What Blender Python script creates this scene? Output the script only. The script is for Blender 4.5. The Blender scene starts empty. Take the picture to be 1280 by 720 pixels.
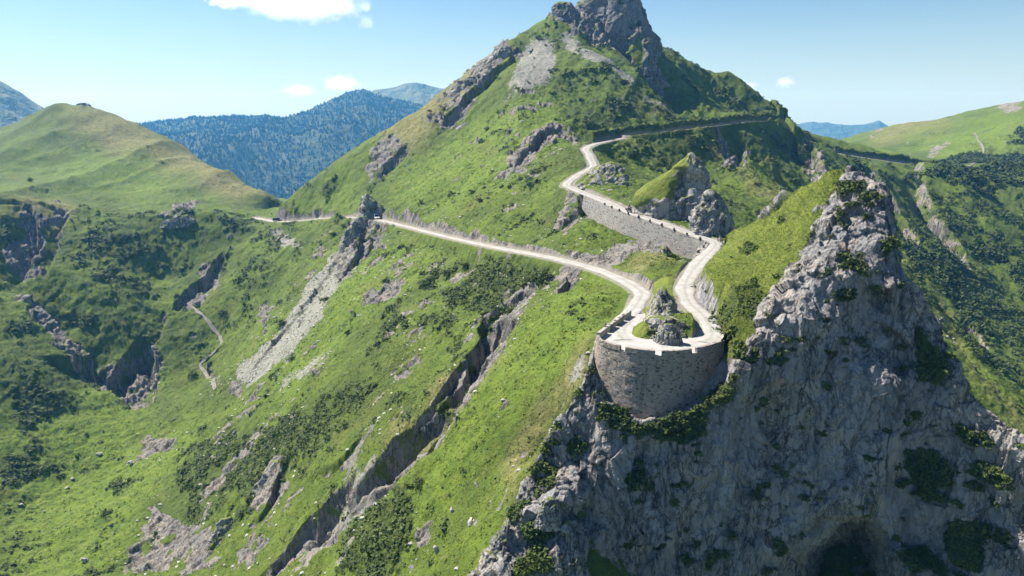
import bpy, math, random
import numpy as np
from mathutils import Vector, Matrix
random.seed(7); RNG = np.random.default_rng(11)
SC = bpy.context.scene; COL = SC.collection
F = 900.0; HOR = 140.0
PITCH = math.atan((360-HOR)/F); SP, CP = math.sin(PITCH), math.cos(PITCH)

# ---------------------------------------------------------------- camera maths (to survey the place from the photograph)
def ray(px, py):
    x = (np.asarray(px, float)-640)/F; u = -(np.asarray(py, float)-360)/F
    X, Y, Z = x, CP+u*SP, -SP+u*CP
    h = np.hypot(X, Y)
    return np.arctan2(X, Y), Z/h                      # azimuth, slope
def slope(py, px=640): return float(ray(px, py)[1])
def P(px, py, r):
    a, e = ray(px, py)
    return np.stack([r*np.sin(a), r*np.cos(a), r*e], -1)
def Pz(px, py, z):
    a, e = ray(px, py); return P(px, py, z/e)
def proj(X, Y, Z):
    d = Y*CP - Z*SP; u = Y*SP + Z*CP
    return 640+F*X/d, 360-F*u/d

# ---------------------------------------------------------------- noise
_L = RNG.random((64, 64, 64), dtype=np.float32)*2-1
def vnoise(p):
    p = np.asarray(p, np.float32)
    i = np.floor(p).astype(np.int32); f = p-i; f = f*f*f*(f*(f*6-15)+10)
    x0, y0, z0 = (i[..., 0] & 63), (i[..., 1] & 63), (i[..., 2] & 63)
    x1, y1, z1 = (x0+1) & 63, (y0+1) & 63, (z0+1) & 63
    fx, fy, fz = f[..., 0], f[..., 1], f[..., 2]
    a = _L[x0, y0, z0]*(1-fx)+_L[x1, y0, z0]*fx
    b = _L[x0, y1, z0]*(1-fx)+_L[x1, y1, z0]*fx
    c = _L[x0, y0, z1]*(1-fx)+_L[x1, y0, z1]*fx
    d = _L[x0, y1, z1]*(1-fx)+_L[x1, y1, z1]*fx
    return (a*(1-fy)+b*fy)*(1-fz)+(c*(1-fy)+d*fy)*fz
def fbm(p, wl, octs, gain=0.5, ridged=False, off=0.0):
    p = np.asarray(p, np.float32)/wl+off; s = 0; a = 1.0; t = 0
    for k in range(octs):
        n = vnoise(p)
        if ridged: n = 1-2*np.abs(n)
        s = s+a*n; t += a; a *= gain; p = p*2.03+17.7
    return s/t
def facets(p, wl, seed=0, stretch=(1, 1, 1)):
    """fractured rock: every Voronoi cell is a plane with its own tilt and offset"""
    q = np.asarray(p, np.float32)/wl/np.array(stretch, np.float32)+seed*13.7
    i = np.floor(q).astype(np.int32)
    best = np.full(q.shape[:-1], 9., np.float32); val = np.zeros_like(best)
    for dx in (-1, 0, 1):
        for dy in (-1, 0, 1):
            for dz in (-1, 0, 1):
                cx, cy, cz = (i[..., 0]+dx) & 63, (i[..., 1]+dy) & 63, (i[..., 2]+dz) & 63
                ox = _L[cx, cy, cz]*.45+.5; oy = _L[cy, cz, cx]*.45+.5; oz = _L[cz, cx, cy]*.45+.5
                vx = q[..., 0]-(i[..., 0]+dx+ox); vy = q[..., 1]-(i[..., 1]+dy+oy); vz = q[..., 2]-(i[..., 2]+dz+oz)
                d = vx*vx+vy*vy+vz*vz
                m = d < best
                v = _L[cx, cz, cy]*.5+_L[cy, cx, cz]*vx*.9+_L[cz, cy, cx]*vy*.9+_L[cx, (cy+7) & 63, cz]*vz*.9
                best = np.where(m, d, best); val = np.where(m, v, val)
    return val
def sstep(a, b, x):
    t = np.clip((x-a)/(b-a), 0, 1); return t*t*(3-2*t)

# ---------------------------------------------------------------- RBF through surveyed points
def rbf_fit(pts, val):
    d = np.sqrt(((pts[:, None]-pts[None])**2).sum(-1)); n = len(pts)
    A = np.zeros((n+3, n+3)); A[:n, :n] = d+1e-6*np.eye(n); A[:n, n] = 1; A[:n, n+1:] = pts; A[n, :n] = 1; A[n+1:, :n] = pts.T
    return np.linalg.solve(A, np.concatenate([val, np.zeros(3)]))
def rbf_eval(w, pts, q):
    q = q.reshape(-1, 2).astype(np.float32); out = np.empty(len(q), np.float32)
    P32 = pts.astype(np.float32); w32 = w.astype(np.float32); n = len(pts)
    for s in range(0, len(q), 20000):
        c = q[s:s+20000]
        d = np.sqrt((c[:, :1]-P32[None, :, 0])**2+(c[:, 1:]-P32[None, :, 1])**2)
        out[s:s+20000] = d@w32[:n]+w32[n]+c@w32[n+1:]
    return out
def dens(line, n=6):
    line = np.array(line, float); o = [line[:1]]
    for a, b in zip(line[:-1], line[1:]):
        t = np.linspace(0, 1, n+1)[1:, None]; o.append(a+(b-a)*t)
    return np.concatenate(o)
def crom(pts, step):
    """smooth curve through 3-D points, sampled about every `step` metres"""
    p = np.array(pts, float); p = np.vstack([2*p[0]-p[1], p, 2*p[-1]-p[-2]]); o = []
    for i in range(1, len(p)-2):
        n = max(2, int(np.linalg.norm(p[i+1]-p[i])/step))
        t = np.linspace(0, 1, n, endpoint=False)[:, None]
        a, b, c, d = p[i-1], p[i], p[i+1], p[i+2]
        o.append(.5*(2*b+(c-a)*t+(2*a-5*b+4*c-d)*t**2+(3*b-a-3*c+d)*t**3))
    o.append(p[-2:-1]); return np.concatenate(o)

# ---------------------------------------------------------------- roads (pixel, height below the drone)
TZ = -31.0
LOWER = [(318,272,-51),(345,276.5,-50),(372,276,-48.5),(400,273,-46.2),(440,271.5,-43),(470,274,-41),(500,281,-39.5),(560,296,-36.9),(620,309,-34.4),
         (690,322,-32),(740,335,-31.4),(775,348,-31.1),(800,364,-31),(799,376,-31.0),(784,395,-31.0),(772,412,TZ),(779,425,TZ)]
UPPER = [(880,428,TZ),(890,418,TZ),(882,398,-30.6),(862,378,-30),(856,360,-29.2),(862,344,-28.4),(876,326,-27.3),(893,309,-26.2),(892,302,-25.5),(870,294,-24.9),(820,276,-23.3),(785,264,-22.3),(750,249,-21.1),
         (718,236,-20),(709,230.5,-19.4),(722,219,-17.8),(741,208,-16.),(737,195,-13.6),(735,183,-11.4),(775,173,-9.4),(820,168,-8.2),(860,163,-6.9),(893,159,-6.3),(925,155,-5.2),(960,153.5,-5.2),(985,157,-7)]
FARR = [(985,166,-11.5),(1012,184,-19.5),(1050,192,-23),(1100,200,-27.5),(1150,207,-32),(1200,213.5,-36),(1240,218,-39.5),(1280,222.5,-43),(1350,232,-49)]
def road3d(l, step=1.0): return crom([Pz(a, b, c) for a, b, c in l], step)
R_LOW, R_UP, R_FAR = road3d(LOWER), road3d(UPPER), road3d(FARR, 2.0)
ROADS = [(R_LOW, 1.55), (R_UP, 1.55), (R_FAR, 1.25)]

# ---------------------------------------------------------------- macro relief: (px, py, range)
C = []
def L(*pts, n=5): C.extend(dens(pts, n).tolist())
def S(*pts): C.extend([list(map(float, p)) for p in pts])
# spine of the near spur, from the terrace down to the lower left
L((720,440,103.5),(724,478,96.8),(684,545,91.3),(634,640,86.9),(583,722,82),(530,800,78))
# near grass slope
S((500,500,130),(500,600,112),(500,720,97),(400,400,215),(400,500,170),(400,600,138),(400,720,115),(300,500,215),(300,600,172),(300,720,137),
  (200,600,205),(200,720,165),(100,720,182),(0,720,195),(-100,720,210),(550,400,168),(550,330,206),(650,400,138),(650,500,105),(600,500,113),(600,600,98),
  (560,720,85),(700,400,124),(700,450,108),(740,380,122),(735,415,106),(450,350,225),(330,400,255),(330,340,305),(400,320,275),(450,300,258),(520,310,232),(600,332,190),(650,342,166),(700,352,146),
  (300,800,112),(500,800,84),(100,800,150),(-150,800,170),(640,800,72),(450,450,172),(350,450,215),(600,430,138),(560,460,138))
# the stream bed of the left valley
L((320,292,350),(280,330,335),(255,370,318),(275,420,295),(270,470,272),(200,520,255),(100,590,236),(0,650,220),(-120,720,205))
# opposite slope, crest of the pass
L((345,277,341),(318,272.5,358),(260,270,362),(200,268.5,366),(150,266,370),(100,262,372),(50,253,374),(0,247,376),(-120,232,385))
S((100,350,325),(0,350,330),(200,350,338),(100,430,295),(0,450,282),(0,550,250),(100,520,265),(170,440,290),(250,320,345),(-120,400,310),(-120,560,250),(60,390,310))
# dip behind the pass, round grass hill
S((0,262,410),(100,272,405),(200,275,400),(280,272,395),(-120,250,420))
S((0,240,460),(100,252,450),(200,255,440),(270,262,420),(320,266,395),(60,190,530),(150,200,520),(230,232,480))
L((-120,210,590),(0,165,590),(40,142,600),(62,128,605),(82,127,608),(115,133,606),(150,146,600),(180,160,588),(250,200,550),(300,228,505),(336,249,455))
S((0,210,720),(80,180,760),(150,200,740),(250,250,700),(320,285,600),(345,300,520),(-120,250,720))
# the peak, its left skyline and face
L((745,12,392),(722,12,390),(690,22,386),(655,42,378),(622,62,368),(592,92,360),(560,120,352),(520,147,350),(480,172,350),(420,213,351),(380,240,353),(350,258,357))
S((700,60,470),(620,120,450),(560,165,430),(480,215,420),(400,270,430),(360,295,450),(780,90,490))
S((600,250,228),(600,200,268),(550,200,300),(500,230,298),(450,250,305),(420,262,310),(650,150,292),(650,200,244),(700,195,232),(700,150,282),(750,120,318),(700,80,343),(660,70,362),
  (800,130,322),(740,60,372),(640,110,325),(590,150,322),(560,250,255),(620,270,205),(520,265,255),(480,255,278))
# spur crest of the peak, and the faces either side
L((785,62,378),(800,90,362),(830,125,342),(858,157,329),(880,170,319),(920,195,300),(960,222,284),(992,244,270),(1040,285,250))
S((800,195,288),(900,232,262),(850,190,300),(930,270,228),(770,203,256),(800,222,236),(840,240,212),(760,190,268),(900,290,196),(870,215,275))
S((815,110,372),(850,140,358),(880,152,356),(890,200,338),(870,170,345),(930,215,318),(960,240,300))
L((800,45,400),(815,58,398),(850,80,405),(900,107,418),(950,132,432),(985,150,442),(1020,170,455),(1060,186,475),(1090,192,492))
L((870,108,400),(905,135,392),(930,152,388),(960,185,366),(1000,222,345),(1010,240,330))
S((890,140,400),(940,152,402),(1000,180,412),(980,195,385),(1020,210,375),(1050,225,372),(1000,262,290),(1020,300,262))
# right-hand valley side
S((1060,196,452),(1100,216,438),(1200,226,472),(1280,236,492),(1100,260,408),(1200,260,448),(1280,260,475),(1100,320,365),(1200,320,405),(1280,320,432),(1200,400,345),(1280,400,380),(1280,455,338),(1400,300,470),(1400,420,400),(1180,340,372),(1150,300,390))
L((1090,300,262),(1140,345,250),(1180,395,240),(1230,455,228),(1280,510,218),(1340,570,208))
S((1160,385,290),(1200,440,280),(1230,480,275),(1280,530,265),(1230,530,200),(1280,570,192),(1100,400,205),(1000,360,205),(1400,650,190))
# right green hill beyond
L((1040,182,960),(1070,172,950),(1130,159,930),(1200,143,900),(1250,133,880),(1280,126,870),(1330,112,860),(1420,100,850))
S((900,150,520),(1000,195,560),(1060,212,600),(1070,192,760),(1150,203,660),(1200,203,640),(1280,203,600),(1400,200,560),(1200,170,770),(1280,165,720),(1150,180,800))
S((900,200,900),(1000,200,900),(1070,190,1100),(1280,160,1050),(800,200,800),(1420,150,1050))
# ground hidden under the crag and the terrace
S((1000,420,122),(900,480,104),(820,470,99),(820,410,112),(770,400,116),(780,440,107),(1100,600,114),(1060,700,120),(1280,700,116),(1200,500,145),(800,720,96),(950,720,106),(1100,800,116),(900,900,74),(700,640,95),(1300,900,98),(1000,520,116),(940,380,130),(1000,330,150))
# between the two arms of the road
S((800,300,160),(760,292,163),(850,322,140),(825,335,134),(795,335,141),(740,312,158),(700,285,180),(650,283,196),(640,262,212),(560,272,230),(500,258,262),(830,365,122))
for g in (-200, 100, 340, 600, 900, 1100, 1480): S((g, 330, 1500), (g, 1300, 34))
for R in (R_LOW[::5], R_UP[::5], R_FAR[::4]):
    for q in R:
        x, y = proj(*q); C.append([x, y, math.hypot(q[0], q[1])])
C = np.array(C); _a, _e = ray(C[:, 0], C[:, 1])
_pts = np.stack([_a, np.log(C[:, 2])], 1)
_k = np.unique((_pts/0.0035).round().astype(int), axis=0, return_index=True)[1]
_pts, _e = _pts[_k], _e[_k]
W = rbf_fit(_pts, _e)
AZ0, AZ1, LR0, LR1 = math.radians(-43), math.radians(43), math.log(42), math.log(1500)
NA, NR = 460, 620
_ga = np.linspace(AZ0, AZ1, NA); _gl = np.linspace(LR0, LR1, NR)
EM = rbf_eval(W, _pts, np.stack(np.meshgrid(_ga, _gl), -1)).reshape(NR, NA)      # macro slope field [range, azimuth]
def pick(px, py):
    """first ground point on the sight line of a pixel"""
    a, e = ray(px, py); j = (float(a)-AZ0)/(AZ1-AZ0)*(NA-1); j0 = int(np.clip(j, 0, NA-2)); t = j-j0
    col = EM[:, j0]*(1-t)+EM[:, j0+1]*t
    h = np.nonzero(col >= float(e))[0]
    if len(h) == 0: return None
    i = h[0]
    if i == 0: return P(px, py, math.exp(LR0))
    s = (float(e)-col[i-1])/(col[i]-col[i-1]); return P(px, py, math.exp(_gl[i-1]+s*(_gl[i]-_gl[i-1])))
def crm(x, n):
    """Catmull-Rom resampling matrix from n knots to positions x (knot units)"""
    M = np.zeros((len(x), n), np.float32); i = np.clip(np.floor(x).astype(int), 0, n-2); t = x-i
    for k, w in ((-1, -.5*t+t*t-.5*t**3), (0, 1-2.5*t*t+1.5*t**3), (1, .5*t+2*t*t-1.5*t**3), (2, -.5*t*t+.5*t**3)):
        np.add.at(M, (np.arange(len(x)), np.clip(i+k, 0, n-1)), w)
    return M
# ---------------------------------------------------------------- fine ground grid (azimuth x log range)
QUAL = 1.0
def rows():
    o = [LR0]
    while o[-1] < LR1:
        r = math.exp(o[-1]); d = .0045 if r < 78 else .0018 if r < 420 else .0026 if r < 560 else .005 if r < 1000 else .012
        o.append(o[-1]+d/QUAL)
    return np.array(o)
GL = rows(); GA = np.linspace(AZ0, AZ1, int(1380*QUAL)); nr, na = len(GL), len(GA)
E0 = crm((GL-LR0)/(LR1-LR0)*(NR-1), NR)@EM@crm((GA-AZ0)/(AZ1-AZ0)*(NA-1), NA).T
RR = np.exp(GL)[:, None].astype(np.float32)
X = (RR*np.sin(GA)[None]).astype(np.float32); Y = (RR*np.cos(GA)[None]).astype(np.float32); Z = (E0*RR).astype(np.float32)
def visible(Z, tol=.012):
    e = Z/RR; return e >= np.maximum.accumulate(e, 0)-tol
PX, PY = proj(X, Y, Z); VIS = visible(Z)
XY0 = np.stack([X, Y, np.zeros_like(X)], -1)
_w = np.stack([fbm(np.stack([PX, PY, PX*0], -1), 28, 3, off=3.1), fbm(np.stack([PX, PY, PX*0], -1), 28, 3, off=31.7)], -1)
def inpoly(px, py, poly):
    poly = np.array(poly, float); ins = np.zeros(px.shape, bool); n = len(poly); j = n-1
    for i in range(n):
        xi, yi = poly[i]; xj, yj = poly[j]
        if yi != yj:
            ins ^= ((yi > py) != (yj > py)) & (px < (xj-xi)*(py-yi)/(yj-yi)+xi)
        j = i
    return ins
def blur(a, n):
    for ax in (0, 1):
        for _ in range(2):
            c = np.cumsum(np.pad(a, [(n+1, n) if k == ax else (0, 0) for k in (0, 1)], mode='edge'), axis=ax, dtype=np.float64)
            a = ((np.take(c, range(2*n+1, c.shape[ax]), ax)-np.take(c, range(0, c.shape[ax]-2*n-1), ax))/(2*n+1)).astype(np.float32)
    return a
def paint(polys, soft=3, wob=9, vis=True):
    """patches of ground cover, given by their outline on the hillside"""
    m = np.zeros(X.shape, np.float32)
    for poly in polys:
        p = np.array(poly); b = (p.min(0)-12, p.max(0)+12)
        s = np.nonzero((PX > b[0][0]) & (PX < b[1][0]) & (PY > b[0][1]) & (PY < b[1][1]) & (VIS if vis else True))
        m[s] = np.maximum(m[s], inpoly(PX[s]+_w[s][:, 0]*wob, PY[s]+_w[s][:, 1]*wob, poly))
    return blur(m, soft) if soft else m
def polydist(line, maxd):
    """nearest distance, side and place along a plan polyline, for the vertices close to it"""
    line = np.asarray(line, float)
    D = np.full(X.shape, 1e9, np.float32); Sg = np.zeros_like(D); T = np.zeros_like(D); H = np.zeros_like(D); n = len(line)-1
    for k in range(n):
        a, b = line[k], line[k+1]
        azs = [math.atan2(q[0], q[1]) for q in (a, b)]; rs = [math.hypot(q[0], q[1]) for q in (a, b)]
        pad = maxd/max(10, min(rs)-maxd)
        j0 = int((min(azs)-pad-AZ0)/(AZ1-AZ0)*(na-1)); j1 = int((max(azs)+pad-AZ0)/(AZ1-AZ0)*(na-1))+2
        i0 = np.searchsorted(GL, math.log(max(1, min(rs)-maxd))); i1 = np.searchsorted(GL, math.log(max(rs)+maxd))+1
        j0, j1 = max(0, j0), min(na, j1)
        if j0 >= j1 or i0 >= i1: continue
        sl = (slice(i0, i1), slice(j0, j1)); dx, dy = b[0]-a[0], b[1]-a[1]; l2 = dx*dx+dy*dy+1e-9
        ux, uy = X[sl]-a[0], Y[sl]-a[1]; t = np.clip((ux*dx+uy*dy)/l2, 0, 1)
        d = np.hypot(ux-t*dx, uy-t*dy); m = d < D[sl]
        D[sl] = np.where(m, d, D[sl]); Sg[sl] = np.where(m, np.sign(dx*uy-dy*ux), Sg[sl]); T[sl] = np.where(m, (k+t)/n, T[sl])
        H[sl] = np.where(m, a[2]+(b[2]-a[2])*t, H[sl])
    return D, Sg, T, H
def plan(pix, step=1.5):
    p = [q for q in (pick(*q[:2]) for q in pix) if q is not None]
    if len(p) < 2: return None
    c = crom(p, step); w = fbm(np.stack([c[:, 0], c[:, 1], c[:, 0]*0], -1), 7, 2)*1.2
    c[:, 0] += w; c[:, 1] += w*.6; return c
NZ1 = fbm(XY0, 3.0, 3); NZ2 = fbm(XY0, 9., 2, off=5.); NZ3 = fbm(XY0, 5., 2, off=2.)
STEEP = np.zeros_like(Z)                                        # where bare rock is cut
def step_down(pix, depth, side, wall=.9, back=7., prof=None, rockd=None):
    """a rocky step: drops `depth` on one side of the line within `wall` metres and rises back over `back` metres"""
    global Z
    c = plan(pix)
    if c is None: return
    D, Sg, T, _ = polydist(c, back+3); s = D*Sg*side
    s = s+(NZ1*.8+(NZ2*3. if back < 11 and depth > 5 else 0))*(D < 50)
    pf = np.interp(T, *zip(*prof)) if prof else np.sqrt(np.clip(np.sin(np.pi*T), 0, 1))
    dep = depth*pf*(1+.35*NZ2+(.7*NZ3 if back < 11 else 0))
    f = np.where(s < 0, 0, np.where(s < wall, s/wall, np.clip(1-(s-wall)/back, 0, 1)))
    Z -= (dep*f).astype(np.float32)
    STEEP[:] = np.maximum(STEEP, ((s > -.05) & (s < (rockd or wall+1.0)) & (D < 50) & (dep > .5)))

WALLSIDE = 1
# --- broad unevenness first, then gullies and bluffs
near = np.clip(RR/120, .4, 2.2)
ROADD = np.full(X.shape, 1e9, np.float32)
for ln, hw in ROADS: ROADD = np.minimum(ROADD, polydist(ln[::2], 14.)[0])
calm = .25+.75*sstep(2, 13, ROADD)
Z += calm*(fbm(XY0, 38., 3)*1.1*near+fbm(XY0, 13., 3, off=9.)*.55*near).astype(np.float32)
# rills running down the fall line of the near slope, and down the spurs of the peak
def rills(dirx, diry, wl, amp, m):
    l = math.hypot(dirx, diry); dx, dy = dirx/l, diry/l
    q = np.stack([(X*dx+Y*dy)/6, -X*dy+Y*dx, X*0], -1)
    return (fbm(q, wl, 3, ridged=True)*amp*m).astype(np.float32)
Z += calm*rills(-.85, -.5, 11., .9, sstep(80, 100, RR)*(1-sstep(230, 300, RR))*(X < 30))
Z += rills(-.6, -.8, 16., 1.5, sstep(250, 300, RR)*(1-sstep(400, 440, RR))*(X < -60))
Z += rills(-.3, -.95, 14., 1.1, sstep(235, 270, RR)*(1-sstep(400, 440, RR))*(X > -20))
Z += rills(.6, -.8, 34., 6.5, sstep(330, 400, RR)*(X > 140)*(1-sstep(560, 640, RR)))
Z += rills(-.2, -1, 60., 5., sstep(420, 480, RR)*(X < 0)); Z += rills(-.2, -1, 60., 6., sstep(600, 680, RR)*(X > 0))
step_down([(650,365),(618,385),(600,402),(592,435),(570,470),(540,515),(500,552),(455,590),(415,630),(375,672),(345,705)], 7., 1, .9, 9.5, [(0,.2),(.2,.9),(.5,1),(.8,.75),(1,.3)], 3.6)
step_down([(600,425),(572,462),(548,498),(520,528)], 3., 1, .6, 4., None, 2.)
step_down([(630,385),(612,412),(604,440)], 3., 1, .6, 4.5, None, 3.)
step_down([(560,520),(520,565),(480,605),(450,640)], 2.4, 1, .5, 3.5, None, 2.)
step_down([(700,338),(712,345),(700,360),(690,372)], 2.0, 1, .6, 3.5)
step_down([(360,575),(345,600),(330,640),(318,650)], 3.2, 1, .6, 4.)
step_down([(290,628),(280,655),(262,685)], 2.6, 1, .6, 4.)
step_down([(455,540),(425,575),(400,590)], 1.8, 1, .6, 3.)
step_down([(520,560),(470,600),(430,640)], 2.2, 1, .7, 4.)
step_down([(22,372),(50,385),(75,415),(105,440),(125,470),(140,490)], 11., 1, 1.6, 22., [(0,.4),(.3,1),(.8,1),(1,.6)], 4)
step_down([(112,446),(140,440),(165,418),(180,412),(194,430),(197,470)], 13., -1, 1.8, 16., [(0,.6),(.3,1),(.8,1),(1,.2)], 5)
step_down([(42,255),(50,285),(38,320),(20,350)], 8., -1, 2., 22.)
step_down([(90,262),(75,300),(60,345)], 6., -1, 2., 18.)
step_down([(278,315),(258,345),(238,362),(215,392)], 6., 1, 1.2, 12.)
step_down([(210,395),(200,425),(190,440)], 4., -1, 1.2, 12.)
step_down([(440,275),(452,290),(448,312),(430,335),(425,352)], 4.5, 1, .7, 8.)
step_down([(470,282),(462,300),(452,318)], 3., 1, .7, 7.)
step_down([(432,305),(408,340),(376,384),(345,420),(310,466)], 1.6, 1, 1.2, 9.)
step_down([(255,455),(270,480)], 2.5, 1, 1., 8.)
step_down([(635,62),(632,78),(606,98),(585,118),(565,142),(548,152)], 8., 1, 1.2, 9., None, 5)
step_down([(700,155),(672,172),(655,190),(638,208)], 3.6, 1, .9, 7., None, 4)
step_down([(508,180),(490,200),(470,222)], 3.6, 1, .9, 8., None, 4)
step_down([(745,138),(735,148),(700,150)], 2.2, -1, .8, 5.)
step_down([(745,252),(722,262),(700,280)], 2.6, 1, .7, 5.)
step_down([(768,58),(785,74),(800,92),(830,126),(858,156)], 15., 1, 4., 24., [(0,.5),(.3,1),(.9,1),(1,.6)], .1)
step_down([(880,168),(920,194),(960,221),(990,243)], 7., 1, 5., 22., [(0,.6),(.3,1),(1,.8)], .1)
step_down([(895,172),(915,190),(935,205),(930,215)], 9., -1, 2., 16., None, 8)
step_down([(1010,195),(1018,205),(1028,228)], 9., -1, 2., 16., None, 6)
step_down([(1150,215),(1165,260),(1200,310),(1215,345)], 13., -1, 3., 26.)
step_down([(1090,215),(1130,270),(1150,320)], 11., -1, 3., 22.)
step_down([(1190,395),(1215,410),(1240,440),(1268,460)], 6., -1, 2., 14.)
step_down([(1160,385),(1190,425),(1225,470)], 3., 1, 1., 6.)
def ridge(pix, h, wd=15.):
    global Z
    c = plan(pix)
    if c is None: return
    D, Sg, T, _ = polydist(c, wd*1.6); f = np.clip(1-D/wd, 0, 1); Z += (h*f**1.25*np.sqrt(np.clip(np.sin(np.pi*(.08+.84*T)), 0, 1))*(1+.3*NZ2)*(D < 1e8)).astype(np.float32)
ridge([(862,78),(890,98),(920,122),(950,147)], 7., 17.); ridge([(905,110),(940,130),(975,150)], 5., 14.); ridge([(880,168),(920,195),(960,222),(992,244)], 4., 14.)
ridge([(955,158),(985,182),(1012,205),(1030,228)], 7., 17.); ridge([(925,165),(955,192),(985,222)], 4., 13.); ridge([(1040,195),(1075,225),(1105,262)], 6., 18.); ridge([(1090,205),(1130,240),(1165,285),(1190,320)], 7., 22.); ridge([(1160,215),(1200,250),(1250,310)], 7., 24.)
ridge([(700,40),(740,80),(770,120),(790,150)], 2.5, 16.); ridge([(640,70),(650,120),(640,180),(600,240)], 3., 18.)
# --- the cuttings and embankments of the roads
RR_FAR = lambda H, D: (D < 10) & (RR > 262)
ROADM = np.zeros_like(Z); CUT = np.zeros_like(Z); FARCUT_SHADE = np.zeros_like(Z)
RD = []
for ln, hw in ROADS:
    RD.append(polydist(ln, 21.)+(hw,))
for D, Sg, T, H, hw in RD:
    wob = 1+.5*NZ3
    up = H+np.clip(D-hw-.5, 0, None)*(np.where(RR > 255, 5., 2.6)*wob)-.12
    x_ = np.clip(D-hw-.5, 0, None); dn = H-.12-x_*.9-x_*x_*.45
    near_ = D < 15.5
    if RR_FAR(H, D).any():
        uphill = (X > 0) & (Sg > 0) & (D > hw+.5) & (D < 6) & (RR > 262); wl_ = H+np.minimum((D-hw-.3)*9, 3.0+1.0*NZ1); FARCUT_SHADE = np.maximum(FARCUT_SHADE, (uphill & (D < 3.5)).astype(np.float32)); Z = np.where(uphill, np.maximum(Z, wl_), Z)
        low = (Sg < 0) & (D < 12) & (RR > 318) & (X < -60); Z = np.where(low, np.minimum(Z, H-.12-np.clip(D-hw, 0, None)*.12), Z)
        if hw < 1.3: low = (Sg < 0) & (D < 20); Z = np.where(low, np.minimum(Z, H-.3-np.clip(D-hw, 0, None)*.22), Z)
    c = near_ & (Z > up); CUT = np.maximum(CUT, c*sstep(0, .5, Z-up)); Z = np.where(c, up, Z)
    Z = np.where((D < 9) & (Z < dn) & ((RR > 122) | (X < 6)), dn, Z)
    ROADM = np.maximum(ROADM, 1-sstep(hw+.1, hw+1.0, D))
WALLD, WALLS, _, WALLH = polydist(R_UP[(R_UP[:, 1] > 140) & (R_UP[:, 1] < 178)][::2], 14.)
_side = WALLD*WALLS; _s = np.where(WALLD < 50, _side, -1)
_ins = (WALLD < 13) & (_side < -1.9 if WALLSIDE < 0 else _side > 1.9)
_cap = WALLH-4.6+np.clip(WALLD-6, 0, None)*1.1; Z = np.where(_ins & (Z > _cap), _cap, Z); _pl = (WALLD < 13) & (_side < 0) & (PX > 786) & (PX < 915); Z = np.where(_pl, np.minimum(Z, WALLH-.05+.05*WALLD+np.clip((806-PX)*.3, 0, 7)), Z)
for D, Sg, T, H, hw in RD: Z = np.where(D < hw+.5, np.minimum(Z, H-.12), Z)
# --- ground cover
POLY_ROCK = [[(612,385),(645,356),(668,350),(664,378),(642,408),(624,440),(592,490),(550,540),(502,592),(440,648),(385,708),(352,712),(402,655),(472,594),(524,548),(562,502),(592,450),(600,405)],
 [(684,378),(698,342),(722,334),(735,345),(706,372)],[(640,289),(690,300),(740,332),(778,342),(805,318),(835,306),(820,290),(780,300),(745,316),(700,302)],[(686,280),(712,248),(738,252),(728,274),(700,290)],
 [(425,300),(443,275),(455,250),(470,262),(486,284),(475,303),(445,335),(422,352),(415,330)],[(540,152),(556,115),(585,95),(606,68),(622,42),(636,62),(636,82),(604,108),(575,140),(550,156)],
 [(458,220),(472,186),(505,168),(510,185),(486,216),(466,232)],[(632,210),(656,172),(695,152),(690,180),(652,214)],[(690,150),(700,140),(730,165),(720,175)],
 [(306,630),(330,578),(362,570),(358,620),(322,655)],[(150,712),(175,660),(200,630),(262,655),(275,700),(200,720)],[(160,575),(178,548),(215,535),(205,560)],[(330,380),(350,375),(330,420)],
 [(20,375),(52,362),(112,440),(150,436),(185,412),(198,440),(198,500),(130,495),(60,425)],[(25,255),(65,262),(55,330),(25,350),(0,300)],[(232,380),(262,335),(285,340),(262,372),(240,392)],
 [(60,250),(90,265),(70,275)],[(205,265),(240,262),(240,275),(210,276)],[(450,390),(490,330),(520,325),(480,380)],[(500,700),(520,690),(515,720)],[(280,490),(310,470),(300,500)],
 [(880,165),(905,175),(938,205),(930,218),(900,195)],[(1008,190),(1020,200),(1030,232),(1015,220)],[(690,8),(730,0),(800,20),(815,55),(800,75),(760,60),(720,45)],
 [(1240,140),(1280,122),(1280,135),(1250,142)],[(1150,200),(1185,172),(1192,178),(1165,203)],[(1075,168),(1090,160),(1100,168)],[(1190,392),(1225,400),(1215,418)]]
POLY_SCREE = [[(412,316),(436,304),(446,326),(424,366),(394,408),(356,446),(318,480),(296,474),(342,418),(380,366)],[(652,58),(690,55),(694,90),(680,112),(645,122),(632,112),(650,85)],
 [(700,35),(735,62),(800,108),(856,156),(846,152),(790,112),(735,80),(705,60)],[(272,330),(246,368),(240,385),(268,420),(275,432),(250,408),(228,380)],[(330,300),(350,292),(400,300),(350,310)],
 [(330,505),(350,480),(420,430),(380,470)],[(440,600),(520,540),(560,500),(520,560),(450,640),(400,690),(380,700)],[(706,470),(733,438),(736,452),(690,525)],[(262,455),(275,485),(265,490)]]
POLY_SHRUB = [[(470,385),(540,330),(600,325),(690,350),(640,366),(605,392),(560,440),(490,430)],[(290,570),(380,520),(470,475),(510,500),(420,590),(330,640),(220,640)],[(440,660),(540,560),(610,560),(590,640),(500,720),(400,720)],
 [(0,250),(60,262),(60,320),(0,330)],
 [(300,250),(360,320),(340,380),(300,440),(290,380)],[(0,400),(60,420),(130,500),(60,580),(0,600)],[(600,310),(640,315),(700,328),(660,345),(560,340)],
 [(690,225),(640,250),(600,240),(640,220),(680,200)],[(320,330),(360,310),(340,390),(310,420)],[(200,560),(280,520),(300,560),(240,620)],[(1090,240),(1280,260),(1280,470),(1180,380),(1060,290)],[(1130,240),(1280,160),(1280,215),(1160,212)]]
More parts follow.
